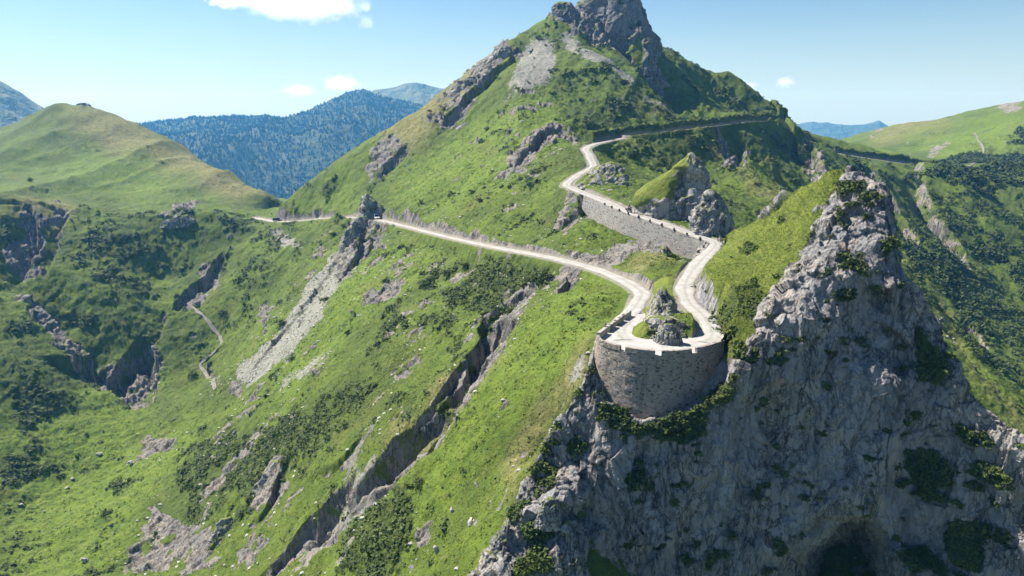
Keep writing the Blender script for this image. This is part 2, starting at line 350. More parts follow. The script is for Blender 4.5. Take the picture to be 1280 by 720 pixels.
POLY_HEATH = [[(60,255),(100,268),(330,285),(300,330),(240,340),(200,420),(120,400),(60,320)],[(680,60),(720,70),(800,115),(856,158),(740,176),(705,150),(700,100)],[(740,185),(880,172),(985,242),(930,285),(860,230),(760,218)],[(860,100),(940,110),(1010,160),(1100,200),(1010,230),(950,240),(900,170)],[(1000,170),(1100,200),(1280,230),(1280,260),(1090,240)]]
POLY_DRY = [[(62,126),(130,134),(338,249),(280,240),(180,205),(100,165)],[(640,560),(720,440),(742,430),(735,470),(690,545),(640,640)],[(480,170),(620,60),(650,60),(560,150),(500,190)],[(780,120),(860,160),(850,160),(770,130)],
 [(870,172),(990,245),(975,246),(880,190)],[(0,245),(100,255),(100,275),(0,262)],[(1080,168),(1200,140),(1180,160),(1090,185)],[(780,330),(830,300),(860,310),(800,350)],[(1130,340),(1290,520),(1280,530),(1140,365)],[(470,560),(560,480),(640,440),(560,520),(480,600)]]
POLY_BRIGHT = [[(1128,335),(1180,385),(1240,440),(1295,495),(1295,530),(1230,490),(1150,390)],[(0,740),(0,655),(100,595),(215,525),(260,500),(200,600),(120,720)],[(560,170),(690,110),(720,150),(690,200),(560,260),(480,250)],[(560,530),(640,400),(760,350),(780,360),(740,430),(650,520),(480,720),(400,720)],[(60,200),(200,190),(240,240),(100,240)],  # first patch: sunlit strip right of the crag, painted brighter
 [(300,420),(440,330),(470,310),(560,310),(470,400),(350,500)],[(740,255),(790,290),(740,310),(715,300)],[(1160,200),(1280,135),(1280,165),(1180,215)],[(100,470),(200,520),(60,620),(0,640),(0,560)],[(690,112),(650,130),(700,165)],[(340,245),(440,220),(440,265),(345,272)]]
ROCK = np.clip(paint(POLY_ROCK, 2, 16), 0, 1); SCREE = paint(POLY_SCREE, 2, 10); SHRUB = np.maximum(.8*paint(POLY_SHRUB, 14, 34), .36*paint(POLY_HEATH, 12, 30)); DRY = paint(POLY_DRY, 8, 22); BRIGHT = paint(POLY_BRIGHT, 10, 26)
GRAIN = fbm(np.stack([X, Y, Z], -1), 5., 4, off=4.)
GR2 = fbm(np.stack([X, Y, Z], -1), 1.8, 3, off=14.)
ROCK = np.clip(sstep(.30, .50, ROCK*.56+GRAIN*.50+GR2*.28), 0, 1)
_z = paint([[(380,300),(470,280),(720,330),(760,360),(640,620),(560,720),(380,720),(200,720),(280,520),(330,440)],[(560,120),(690,100),(700,200),(660,290),(560,260)],[(690,460),(740,420),(735,470),(640,600),(600,660),(620,580)]], 14, 20)
ROCK = np.maximum(ROCK, _z*sstep(.40, .52, fbm(XY0, 7.5, 3, off=66.)*.9+GR2*.40+GRAIN*.2))
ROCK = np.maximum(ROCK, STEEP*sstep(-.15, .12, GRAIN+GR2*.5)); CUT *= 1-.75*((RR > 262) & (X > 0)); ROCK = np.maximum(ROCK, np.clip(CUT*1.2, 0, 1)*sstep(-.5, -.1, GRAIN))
SCREE = np.clip(sstep(.12, .8, blur(SCREE, 7)*.9+GRAIN*.35), 0, 1)*(1-ROCK)
def normals(co):
    du = np.gradient(co, axis=1); dv = np.gradient(co, axis=0); n = np.cross(du, dv)
    return n/(np.linalg.norm(n, axis=-1, keepdims=True)+1e-9)
# --- fine relief: fractured rock, tussocks, low heath
XYZ = np.stack([X, Y, Z], -1)
nearw = np.clip(RR/170, .6, 1.7)*(1-.6*np.clip(blur(CUT.astype(np.float32), 2), 0, 1))
fin = np.zeros_like(Z)
s = np.nonzero((ROCK > .02) & (RR < 520))
q = XYZ[s]; k = nearw[s]
fin[s] += ROCK[s]*k*(facets(q, 3.6, 1, (1, 1, 1.6))*.8+facets(q, 1.5, 2, (1, 1, 1.5))*.42)
veg = 1-np.maximum(ROCK, SCREE)
t1 = fbm(XYZ, 2.6, 4, off=1.); t2 = fbm(XYZ, .9, 2, off=8.)
HEATH_AND_SHADE = np.clip(SHRUB*.60+fbm(XYZ, 11., 3, off=21.)*.70+fbm(XYZ, 2.4, 3, off=25.)*.50, -1, 1.5); HEATH_AND_SHADE = sstep(.22, .66, HEATH_AND_SHADE)
HEATH_AND_SHADE = np.maximum(HEATH_AND_SHADE, FARCUT_SHADE*.9)  # cut wall of the high road: its shade is painted as dark heath
fin += veg*(t1*.34+t2*.13)*np.clip(RR/150, .5, 1.6)*(1-.5*sstep(400, 470, RR))+veg*HEATH_AND_SHADE*(np.abs(t1)*.9+.25+t2*.2)*np.clip(RR/220, .55, 1.6)
fin += SCREE*t2*.12
lk = 1-np.clip(ROADM*1.5, 0, 1)
NB = normals(XYZ); NB = np.stack([blur(NB[..., k], 4) for k in range(3)], -1); NB /= np.linalg.norm(NB, axis=-1, keepdims=True)+1e-9
XYZ = (XYZ+NB*(fin*lk)[..., None]).astype(np.float32); X, Y, Z = XYZ[..., 0].copy(), XYZ[..., 1].copy(), XYZ[..., 2].copy()
for D, Sg, T, H, hw in RD: Z = np.where(D < hw+.35, np.minimum(Z, H-.12), Z)
_D, _S, _T, _H = polydist(R_UP[R_UP[:, 1] > 272], 6.); Z = np.where((_D > 1.7) & (_D < 3.0), np.maximum(Z, _H+.7+.3*t1), Z)          # grass lip of the high road
XYZ = np.stack([X, Y, Z], -1)

# ---------------------------------------------------------------- mesh helpers
def grid_faces(n, m):
    i = np.arange(n*m, dtype=np.int32).reshape(n, m)
    return np.stack([i[:-1, :-1], i[:-1, 1:], i[1:, 1:], i[1:, :-1]], -1).reshape(-1, 4)
def mesh_np(name, co, quads, smooth=True, attrs=None):
    me = bpy.data.meshes.new(name); co = np.ascontiguousarray(co, np.float32).reshape(-1, 3); k = quads.shape[1]
    me.vertices.add(len(co)); me.vertices.foreach_set('co', co.ravel())
    me.loops.add(quads.size); me.loops.foreach_set('vertex_index', np.ascontiguousarray(quads, np.int32).ravel())
    me.polygons.add(len(quads)); me.polygons.foreach_set('loop_start', np.arange(0, quads.size, k, dtype=np.int32))
    me.polygons.foreach_set('use_smooth', np.full(len(quads), smooth))
    for n, v in (attrs or {}).items():
        a = me.attributes.new(n, 'FLOAT_COLOR', 'POINT'); a.data.foreach_set('color', np.ascontiguousarray(v, np.float32).ravel())
    me.update(calc_edges=True); return me
def link(name, me, mat=None, parent=None, **props):
    o = bpy.data.objects.new(name, me); COL.objects.link(o)
    if mat is not None: me.materials.append(mat)
    if parent is not None: o.parent = parent
    for k, v in props.items(): o[k] = v
    return o
# ---------------------------------------------------------------- the near crag that carries the hairpin
TOPL = [(545,792),(572,758),(590,722),(612,688),(640,638),(690,543),(722,490),(737,462),(745,424),(783,388),(800,368),(812,352),(838,340),(860,326),(882,306),(903,296),(930,284),(955,268),(980,249),(1000,234),(1020,222),(1040,212),(1050,210),(1066,216),(1080,216),(1092,224),(1104,240),
        (1114,268),(1122,300),(1130,328),(1142,348),(1156,374),(1170,404),(1186,440),(1196,466),(1214,488),(1236,508),(1256,524),(1280,548),(1300,575),(1340,640)]
K = []
def KL(*pts, n=4): K.extend(dens(pts, n).tolist())
def KS(*pts): K.extend([list(map(float, p)) for p in pts])
def tz(px, py, z=TZ-.35): return [px, py, z/float(ray(px, py)[1])]
# terrace, island and the ground just under it
for q in [(748,428),(775,434),(800,438),(825,440),(860,437),(895,430),(905,424),(785,395),(790,410),(800,420),(830,425),(870,415),(890,405),(800,378)]: K.append(tz(*q))
KL(tz(805,366,-30.9), tz(835,350,-28.6), tz(858,330,-27.8)); KS(tz(832,370,-29.6), tz(822,385,-30.2), tz(845,392,-30.6), tz(815,405,-30.8), tz(868,384,-30.6), tz(858,352,-29.3))
KL(tz(862,336,-28.2), tz(884,310,-26.6), tz(900,299,-26))
# cut bank along the upper road and grass top
KL((866,348,124),(872,372,115),(886,398,105.5),(904,424,96.5)); KL((872,334,124.5),(882,360,114.5),(898,385,105.5),(912,408,97.6))
KS((900,330,123),(930,300,130),(930,340,116),(960,285,128),(950,380,104),(980,300,119),(1000,260,122),(925,400,99.5))
KL((903,296,143),(930,284,140),(955,268,135),(1000,234,128),(1040,212,121)); 
KL((1040,212,121),(1034,240,117),(1018,272,112.5),(1004,308,108),(986,345,103.5),(966,380,99.5),(945,408,97),(918,432,94.8))
# the cliff face
KL((740,490,91.8),(762,503,90.8),(800,524,89.4),(850,518,89.4),(890,498,90.6),(912,450,93.6))
KS((820,560,89.6),(900,560,89.5),(960,480,93.6),(960,520,95.3),(985,470,94.6),(1000,440,96.6),(1010,520,95.2),(930,520,93),(1040,360,101.5),(1060,300,106.5),(1080,260,110.5),(1100,300,106.5),(1110,360,102),(1050,440,98.8),(1100,450,100.5),(1060,540,96.3),(1100,540,97.8),
   (900,640,88),(820,640,86.8),(760,620,86),(800,720,84.8),(900,720,85.5),(960,720,88),(980,640,91),(1010,690,91.8),(1000,600,93.4))
KL((1100,380,106),(1120,480,99.3),(1115,560,97),(1105,620,95.5),(1098,655,94.6))            # the right-hand edge of the main buttress
KL((1135,470,102),(1140,560,100.6),(1135,620,99.5),(1140,690,98.5))
KS((1200,540,102),(1200,580,101.4),(1240,600,101.4),(1200,640,100.2),(1280,640,100.6),(1200,720,98.6),(1280,720,99),(1160,440,104.3),(1160,520,102))
KS((1050,690,110),(1080,700,111),(1040,720,109),(1075,672,107),(1060,740,111))                # the cave under the overhang
KL((1012,680,92.3),(1040,655,93.6),(1075,648,94),(1098,658,94.4)); KL((1110,690,94),(1130,715,93.2),(1145,760,91.5))
KS((660,640,82.3),(700,640,83.4),(680,600,87.2),(720,560,89),(650,720,77.4),(690,700,78.8),(725,640,86),(760,700,83.8),(740,720,82.6),(715,690,78.2),(705,625,81.4),(668,690,80.6),(620,720,77.6))
KL((737,462,93),(722,490,92.2),(690,543,89.4),(640,638,84.8),(612,688,81.8),(590,722,79.4),(560,775,77.4))
# receding right-hand profile
KL((1050,210,120),(1080,216,118),(1104,240,114),(1122,300,109.5),(1142,348,107),(1186,440,104),(1214,488,103),(1256,524,102),(1300,575,100),(1340,640,98))
KS((600,800,72.5),(700,800,75.5),(800,800,82),(900,800,83),(1000,800,89),(1100,800,91),(1200,800,97),(1340,800,97),(1340,720,98.5),(1150,740,95.5))
K = np.array(K); KW = None
kp = K[:, :2]/100.; kk = np.unique((kp/.03).round().astype(int), axis=0, return_index=True)[1]
KW = rbf_fit(kp[kk], np.log(K[kk, 2]))
n1, n2, n3 = int(900*QUAL), int(820*QUAL), int(46*QUAL)
cx = np.linspace(552, 1335, n1); top = np.interp(cx, *zip(*TOPL)); top += vnoise(np.stack([cx/7, cx*0, cx*0], -1))*1.2+vnoise(np.stack([cx/23, cx*0+4, cx*0], -1))*2.0*(cx > 880)
gx, gy = np.linspace(552, 1335, 200), np.linspace(180, 800, 190)
RG = rbf_eval(KW, kp[kk], np.stack(np.meshgrid(gx, gy), -1)/100.).reshape(190, 200)
v = np.linspace(0, 1, n2)[:, None]; cpy = 795+(top[None]-795)*v; cpx = np.repeat(cx[None], n2, 0)
def bil(G, x, y):
    x = np.clip(x, 0, G.shape[1]-1.001); y = np.clip(y, 0, G.shape[0]-1.001); i, j = x.astype(int), y.astype(int); fx, fy = x-i, y-j
    return (G[j, i]*(1-fx)+G[j, i+1]*fx)*(1-fy)+(G[j+1, i]*(1-fx)+G[j+1, i+1]*fx)*fy
cr = np.exp(bil(RG, (cpx-552)/(1335-552)*199, (cpy-180)/620*189))
BM = blur(inpoly(cpx, cpy, [(735,416),(760,428),(800,434),(850,434),(914,424),(912,470),(897,492),(850,514),(800,519),(765,500),(744,472)]).astype(np.float32), 5)
cr = cr+3.4*BM
A, Es = ray(cpx, cpy)
CX, CY, CZ = cr*np.sin(A), cr*np.cos(A), cr*Es
# the far side: back and down from the upper edge
w = np.linspace(0, 1, n3+1)[1:, None]; dist = 22*w**1.5; drop = 30*w**1.9
ca, sa = np.cos(A[-1])[None], np.sin(A[-1])[None]
CX = np.vstack([CX, CX[-1:]+dist*sa]); CY = np.vstack([CY, CY[-1:]+dist*ca]); CZ = np.vstack([CZ, CZ[-1:]-drop])
cpx = np.vstack([cpx, np.repeat(cx[None], n3, 0)]); cpy = np.vstack([cpy, np.repeat(top[None], n3, 0)+1])
CO = np.stack([CX, CY, CZ], -1).astype(np.float32)
N0 = normals(CO); N0 = np.stack([blur(N0[..., k], 9) for k in range(3)], -1); N0 /= np.linalg.norm(N0, axis=-1, keepdims=True)+1e-9
wv = fbm(CO, 3., 3)*14; wu = fbm(CO, 3., 3, off=40.)*14
CG = inpoly(cpx+wu, cpy+wv, [(878,334),(900,296),(955,266),(1000,232),(1036,210),(1060,214),(1046,236),(1030,262),(1012,296),(1000,325),(984,352),(962,384),(940,412),(922,440),(912,446),(914,418),(908,392),(896,360)]).astype(np.float32)
CG = np.maximum(CG, inpoly(cpx+wu*.6, cpy+wv*.6, [(805,362),(838,335),(862,330),(856,362),(846,378),(820,385),(800,412),(794,405),(806,382)]))
CS = np.zeros_like(CG)                                                                      # dark juniper on ledges; lower-right patches paint the cast shade dark
for poly in [[(892,368),(908,352),(940,352),(960,385),(930,420),(912,440),(910,405)],[(748,502),(775,512),(800,532),(870,515),(905,470),(925,500),(900,540),(850,552),(800,548),(765,536)],[(705,562),(730,525),(745,545),(720,590)],
             [(1035,262),(1060,262),(1058,285),(1040,282)],[(905,430),(935,425),(930,445),(905,462)],[(650,650),(690,640),(700,720),(640,720)],[(1150,430),(1185,440),(1190,490),(1150,480)],[(1045,225),(1085,220),(1090,240),(1050,250)],
             [(1030,365),(1080,350),(1070,372),(1040,385)],[(960,420),(1060,405),(1050,418),(970,432)],[(780,590),(800,585),(795,650)],[(1130,560),(1180,545),(1190,610),(1150,640)],[(1100,690),(1160,680),(1180,720),(1130,730)],[(1180,640),(1240,650),(1230,720),(1180,700)],[(1190,520),(1230,540),(1260,600),(1210,600)],[(1225,600),(1280,580),(1280,620)]]:
    CS = np.maximum(CS, inpoly(cpx+wu, cpy+wv, poly))
g = fbm(CO, 2.2, 4, off=6.)
CG = sstep(.35, .6, blur(CG, 3)*.9+g*.35); up = N0[..., 2]
ledge = fbm(CO*np.array([1, 1, 1.6], np.float32), 4.5, 4, off=51.)
CS = sstep(.42, .62, blur(CS, 7)*.66+ledge*.62)*(1-CG*.2); CS = np.maximum(CS, .9*sstep(.54, .64, ledge*.9+.25*sstep(.2, .5, up)))
spk = fbm(CO*np.array([1, 1, 1.3], np.float32), 1.5, 3, off=61.)+.5*ledge; CS = np.maximum(CS, .85*sstep(.44, .54, spk)*(1-CG))
CS = CS*(1-inpoly(cpx, cpy, [(1005,660),(1100,640),(1130,720),(1100,790),(990,790)]))
CROCK = (1-CG)*(1-CS)
edge = 1-sstep(.0, 1., 0*cpy)
on_terrace = (cpy < 446) & (cpx < 908) & (cpx > 742)
kill = blur((inpoly(cpx, cpy, [(738,420),(783,380),(800,366),(812,350),(838,336),(868,330),(872,368),(890,400),(908,424),(906,446),(825,452),(745,440)])).astype(np.float32), 4)
kill = np.maximum(kill, np.vstack([BM, np.zeros((n3, n1), np.float32)]))
f1 = facets(CO, 5.0, 5, (1, 1, 1.9)); f2 = facets(CO, 2.1, 6, (1, 1, 1.7)); f3 = facets(CO, .8, 7, (1, 1, 1.5))
warp = fbm(CO, 4., 3, off=2.)[..., None]*np.array([1.2, 1.2, .3], np.float32)
rib = fbm((CO+warp*1.5)*np.array([1, 1, .13], np.float32), 3.2, 4, off=33.)
lowf = sstep(-33, -40, CO[..., 2])
crk = fbm((CO+warp)*np.array([1, 1, .22], np.float32), 2.4, 4, ridged=True)
disp = CROCK*(f1*(.85-.3*lowf)+f2*(.44-.06*lowf)+f3*(.24-.04*lowf)+crk*.45+rib*lowf*.45+lowf*facets(CO+warp*.8, 3.4, 9, (1, 1, 3.2))*.95-.1+fbm(CO*np.array([1, 1, .45], np.float32), 9., 3)*1.1)*(1-kill)
bush = np.abs(fbm(CO, .9, 3, off=3.))
disp += CS*(bush*.9+.1)*(1-kill*.7)+CG*(fbm(CO, 1.6, 4, off=7.)*.16)*(1-kill*.3)
disp = blur(disp.astype(np.float32), 1) if False else disp.astype(np.float32)
tw = sstep(0, .05, np.vstack([v, np.ones((n3, 1))]))*1.0
CO = CO+N0*(disp[..., None])
# road bed through it
def carve_pts(CO, ln, hw, free=6.):
    d2 = np.full(CO.shape[:2], 1e9, np.float32); H = np.zeros_like(d2)
    sub = np.nonzero((cpy < 460) & (cpx < 960) & (cpx > 735)); p = CO[sub]
    for q in ln:
        d = (p[:, 0]-q[0])**2+(p[:, 1]-q[1])**2; m = d < d2[sub]
        d2[sub] = np.where(m, d, d2[sub]); H[sub] = np.where(m, q[2], H[sub])
    D = np.sqrt(d2); m = (D < hw+5) & (np.abs(CO[..., 2]-H) < free)
    upl = H+np.clip(D-hw-.3, 0, None)*3.2-.15
    CO[..., 2] = np.where(m & (CO[..., 2] > upl), upl, CO[..., 2])
carve_pts(CO, R_LOW, 1.75); carve_pts(CO, R_UP, 1.75)
# ---------------------------------------------------------------- materials
class NT:
    def __init__(s, name, rough=.9):
        s.m = bpy.data.materials.new(name); s.m.use_nodes = True; s.t = s.m.node_tree; s.t.nodes.clear()
        s.out = s.n('ShaderNodeOutputMaterial'); s.b = s.n('ShaderNodeBsdfPrincipled'); s.b.inputs['Roughness'].default_value = rough
        s.b.inputs['Specular IOR Level'].default_value = .15; s.l(s.b.outputs[0], s.out.inputs[0])
        s.geo = None
    def n(s, k, **p):
        x = s.t.nodes.new(k)
        for a, v in p.items(): setattr(x, a, v)
        return x
    def l(s, a, b): s.t.links.new(a, b)
    def pos(s, scale=(1, 1, 1)):
        if s.geo is None: s.geo = s.n('ShaderNodeTexCoord')
        if scale == (1, 1, 1): return s.geo.outputs['Object']
        m = s.n('ShaderNodeMapping'); m.inputs['Scale'].default_value = scale; s.l(s.geo.outputs['Object'], m.inputs[0]); return m.outputs[0]
    def noise(s, size, detail=4, rough=.55, dist=0, scale=(1, 1, 1)):
        x = s.n('ShaderNodeTexNoise'); x.inputs['Scale'].default_value = 1/size; x.inputs['Detail'].default_value = detail; x.inputs['Roughness'].default_value = rough
        x.inputs['Distortion'].default_value = dist; s.l(s.pos(scale), x.inputs['Vector']); return x.outputs['Fac']
    def voro(s, size, feature='F1', scale=(1, 1, 1), out='Distance'):
        x = s.n('ShaderNodeTexVoronoi', feature=feature); x.inputs['Scale'].default_value = 1/size; s.l(s.pos(scale), x.inputs['Vector']); return x.outputs[out]
    def ramp(s, f, a, b, lo=0., hi=1.):
        x = s.n('ShaderNodeMapRange', interpolation_type='SMOOTHSTEP'); x.inputs[1].default_value = a; x.inputs[2].default_value = b; x.inputs[3].default_value = lo; x.inputs[4].default_value = hi
        s.l(f, x.inputs[0]); return x.outputs[0]
    def mix(s, f, a, b, mode='MIX'):
        x = s.n('ShaderNodeMix', data_type='RGBA', blend_type=mode); s.put(f, x.inputs[0]); s.put(a, x.inputs[6]); s.put(b, x.inputs[7]); return x.outputs[2]
    def put(s, v, sock):
        if hasattr(v, 'links') or hasattr(v, 'is_linked'): s.l(v, sock)
        elif isinstance(v, tuple): sock.default_value = v+(1,)*(4-len(v))
        else: sock.default_value = v
    def math(s, op, a, b=0., clamp=False):
        x = s.n('ShaderNodeMath', operation=op, use_clamp=clamp); s.put(a, x.inputs[0]); s.put(b, x.inputs[1]); return x.outputs[0]
    def attr(s, name):
        a = s.n('ShaderNodeAttribute', attribute_name=name); c = s.n('ShaderNodeSeparateColor'); s.l(a.outputs['Color'], c.inputs[0]); return c.outputs[0], c.outputs[1], c.outputs[2], a.outputs['Alpha']
    def bump(s, h, dist, strength=1., prev=None):
        x = s.n('ShaderNodeBump'); x.inputs['Distance'].default_value = dist; x.inputs['Strength'].default_value = strength; s.l(h, x.inputs['Height'])
        if prev is not None: s.l(prev, x.inputs['Normal'])
        return x.outputs[0]
    def done(s, col, bump=None):
        s.put(col, s.b.inputs['Base Color'])
        if bump is not None: s.l(bump, s.b.inputs['Normal'])
        return s.m
def rock_colour(N, warm=(.27,.235,.195), cool=(.18,.17,.155), dark=(.05,.046,.042)):
    c = N.mix(N.ramp(N.noise(5, 5, .6), .38, .62), cool, warm)
    c = N.mix(N.ramp(N.noise(1.1, 5, .65, .4), .45, .75, 0, .55), c, (.33,.31,.28))
    st = N.ramp(N.noise(1.3, 5, .6, .5, (1, 1, .13)), .52, .70); c = N.mix(N.math('MULTIPLY', st, .8), c, dark)     # water streaks
    c = N.mix(N.ramp(N.noise(.7, 4, .7), .60, .74, 0, .65), c, (.07,.075,.06))                               # lichen and moss
    for sz, sc_, wd in ((4.5, (1, 1, .22), .022), (1.7, (1, 1, .35), .03)):                                    # long fissures
        d = N.math('ABSOLUTE', N.math('SUBTRACT', N.noise(sz, 5, .62, .8, sc_), .5)); c = N.mix(N.ramp(d, wd*.25, wd, .68, 0), c, (.022,.022,.022))
    c = N.mix(N.ramp(N.noise(11, 5, .55, .6, (1, 1, .4)), .46, .64, 0, .38), c, tuple(min(.5, 1.35*v) for v in cool)); c = N.mix(N.ramp(N.noise(8, 5, .6, .8, (1, 1, .3)), .56, .70, 0, .6), c, dark)
    c = N.mix(N.ramp(N.noise(2.5, 3, .5, 1.), .63, .75, 0, .55), c, (.34,.22,.14))                            # rust
    return c
def ground_material():
    N = NT('hillside'); rk, sh, dr, br = N.attr('cover'); sc, ht, rd, _ = N.attr('cover2')
    rag = N.math('MULTIPLY', N.math('SUBTRACT', N.noise(1.3, 5, .7), .5), 1.5)
    rk = N.ramp(N.math('ADD', rk, rag), .38, .56); ht = N.ramp(N.math('ADD', ht, rag), .25, .7)
    sc = N.ramp(N.math('ADD', sc, N.math('MULTIPLY', N.math('SUBTRACT', N.noise(2.2, 6, .75), .5), 2.8)), .36, .78, 0, .85)
    g = N.mix(N.ramp(N.noise(7, 5, .6), .36, .66), (.076,.118,.013), (.116,.164,.020))
    g = N.mix(N.ramp(N.noise(26, 3, .5), .42, .62, 0, .6), g, (.055,.080,.016))
    g = N.mix(N.ramp(N.noise(2.2, 4, .65), .50, .72, 0, .6), g, (.140,.158,.030))
    g = N.mix(N.math('MULTIPLY', br, .75), g, N.mix(N.ramp(N.noise(3, 4, .6), .35, .65), (.100,.162,.016), (.160,.215,.028)))
    g = N.mix(N.math('MULTIPLY', dr, .75), g, N.mix(N.ramp(N.noise(2, 4, .6), .35, .65), (.160,.150,.050), (.270,.225,.105)))
    g = N.mix(N.ramp(N.noise(1.2, 4, .7, 0, (1, 1, .5)), .60, .76, 0, .65), g, (.23,.19,.11))
    stk = N.noise(1.5, 5, .7, .3, (1, 1, .3)); g = N.mix(N.ramp(stk, .34, .50, .5, 0), g, (.048,.066,.016)); g = N.mix(N.ramp(stk, .56, .70, 0, .45), g, (.165,.175,.040)); g = N.mix(N.ramp(N.noise(17, 4, .6), .56, .70, 0, .45), g, (.125,.125,.036))
    h = N.mix(N.ramp(N.noise(1.6, 4, .65), .38, .62), (.046,.070,.014), (.085,.108,.024))
    h = N.mix(N.math('MULTIPLY', dr, .5), h, (.09,.08,.035))
    col = N.mix(ht, g, h)
    fine = N.noise(.45, 5, .75); col = N.mix(N.ramp(fine, .32, .50, .55, 0), col, (.026,.042,.012)); mid = N.noise(3.2, 5, .7, .3); col = N.mix(N.ramp(mid, .30, .47, .5, 0), col, (.034,.050,.016)); col = N.mix(N.ramp(N.noise(1.9, 5, .75, .2), .60, .72, 0, .5), col, (.17,.175,.050))
    soil = N.mix(N.noise(.8, 4, .6), (.20,.18,.14), (.32,.29,.25))
    scr = N.mix(N.ramp(N.voro(.5, out='Color'), .2, .8), (.19,.18,.165), (.32,.305,.275))
    col = N.mix(sc, col, scr)
    col = N.mix(rk, col, rock_colour(N))
    col = N.mix(N.ramp(rd, .05, .6, 0, .8), col, soil)
    b = N.bump(N.noise(.6, 5, .75), .5, .8); b = N.bump(N.noise(2.5, 5, .65), 1.0, .6, b)
    return N.done(col, b)
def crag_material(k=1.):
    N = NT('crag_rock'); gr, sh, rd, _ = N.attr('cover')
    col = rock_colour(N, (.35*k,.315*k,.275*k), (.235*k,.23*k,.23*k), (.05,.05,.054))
    g = N.mix(N.ramp(N.noise(3, 5, .6), .36, .64), (.088,.120,.016), (.150,.178,.026))
    g = N.mix(N.ramp(N.noise(1.1, 4, .65), .52, .70, 0, .7), g, (.185,.165,.065))
    fine = N.noise(.3, 4, .7); g = N.mix(N.ramp(fine, .30, .50, .55, 0), g, (.025,.040,.010))
    col = N.mix(gr, col, g)
    h = N.mix(N.ramp(N.noise(.5, 4, .65), .40, .62), (.014,.022,.008), (.055,.068,.018)); col = N.mix(sh, col, h)
    b = N.bump(N.noise(.35, 6, .7), .22, .7); b = N.bump(N.noise(1.6, 6, .65, .4, (1, 1, .4)), .5, .6, b)
    return N.done(col, b)
def stone_material(name='dressed_stone', a=(.26,.215,.18), b_=(.38,.325,.28), size=(.34, .2), mortar=(.24,.22,.20), bump=.08):
    N = NT(name); 
    c = N.voro(size[0], 'F1', (1, 1, size[0]/size[1]), 'Color'); d = N.voro(size[0], 'DISTANCE_TO_EDGE', (1, 1, size[0]/size[1]))
    s = N.n('ShaderNodeSeparateColor'); N.l(c, s.inputs[0])
    col = N.mix(s.outputs[0], a, b_); col = N.mix(N.ramp(s.outputs[1], .86, .90, 0, .8), col, (.06,.055,.05))
    col = N.mix(N.ramp(s.outputs[2], .75, .95, 0, .6), col, (.36,.27,.22)); col = N.mix(N.ramp(d, .0, .06, .55, 0), col, mortar)
    col = N.mix(N.ramp(N.noise(2.4, 4, .6), .55, .75, 0, .5), col, (.20,.19,.18)); col = N.mix(N.ramp(N.noise(.5, 4, .7), .62, .72, 0, .8), col, (.05,.06,.035))
    col = N.mix(N.ramp(N.noise(1.1, 5, .6, .3, (1, 1, .14)), .54, .72, 0, .55), col, (.085,.078,.066)); col = N.mix(N.ramp(N.noise(3.5, 4, .6), .5, .7, 0, .4), col, (.36,.30,.25))
    h = N.ramp(d, 0, .12); b = N.bump(h, bump, .9); b = N.bump(N.noise(.2, 4, .6), .05, .5, b)
    return N.done(col, b)
def road_material():
    N = NT('pale_gravel'); col = N.mix(N.ramp(N.noise(1.6, 5, .6), .35, .65), (.30,.285,.26), (.38,.365,.34))
    col = N.mix(N.ramp(N.noise(.5, 4, .7), .58, .75, 0, .5), col, (.24,.22,.19)); col = N.mix(N.ramp(N.noise(6, 3, .6), .55, .75, 0, .35), col, (.27,.25,.21))
    ac = N.attr('across')[0]; col = N.mix(N.ramp(N.math('ADD', ac, N.math('MULTIPLY', N.math('SUBTRACT', N.noise(1.2, 4, .7), .5), .5)), .72, 1.0, 0, .75), col, (.19,.175,.13))
    col = N.mix(N.ramp(N.math('SUBTRACT', ac, N.math('MULTIPLY', N.noise(2.5, 4, .7), .35)), -.12, .10, .55, 0), col, (.235,.22,.18))
    return N.done(col, N.bump(N.noise(.25, 4, .7), .05, .6))
def plain(name, c, rough=.6, metal=0., size=.5, vary=.25):
    N = NT(name, rough); N.b.inputs['Metallic'].default_value = metal; d = tuple(v*(1-vary) for v in c)
    return N.done(N.mix(N.noise(size, 4, .6), d, c))
M_GROUND, M_CRAG, M_STONE, M_ROAD = ground_material(), crag_material(.88), stone_material(), road_material()
M_COPE = stone_material('pale_coping', (.31,.285,.255), (.40,.375,.345), (.8, .5), bump=.03)

# ---------------------------------------------------------------- camera, sun, sky
cam = bpy.data.cameras.new('camera'); cam.sensor_width = 36; cam.lens = F/1280*36; cam.clip_end = 60000; cam.clip_start = .5
co = bpy.data.objects.new('camera', cam); COL.objects.link(co); co.rotation_euler = (math.pi/2-PITCH, 0, 0); SC.camera = co
SUN_EL, SUN_AZ = math.radians(50), math.radians(-57)            # azimuth from +Y towards +X
sd = Vector((math.sin(SUN_AZ)*math.cos(SUN_EL), math.cos(SUN_AZ)*math.cos(SUN_EL), math.sin(SUN_EL)))
sl = bpy.data.lights.new('sun', 'SUN'); sl.energy = 5.; sl.angle = math.radians(.53); sl.color = (1, .955, .88)
so = bpy.data.objects.new('sun', sl); COL.objects.link(so); so.rotation_euler = sd.to_track_quat('Z', 'Y').to_euler()
wd = bpy.data.worlds.new('World'); SC.world = wd; wd.use_nodes = True; nt = wd.node_tree; bg = nt.nodes['Background']
sk = nt.nodes.new('ShaderNodeTexSky'); sk.sky_type = 'NISHITA'; sk.sun_disc = False; sk.sun_elevation = SUN_EL; sk.sun_rotation = SUN_AZ; sk.altitude = 0; sk.air_density = 1.0; sk.dust_density = .35; sk.ozone_density = 3.0
tn = nt.nodes.new('ShaderNodeMix'); tn.data_type = 'RGBA'; tn.blend_type = 'MULTIPLY'; tn.inputs[0].default_value = 1; tn.inputs[7].default_value = (.84, 1.02, 1.13, 1); nt.links.new(sk.outputs[0], tn.inputs[6]); 
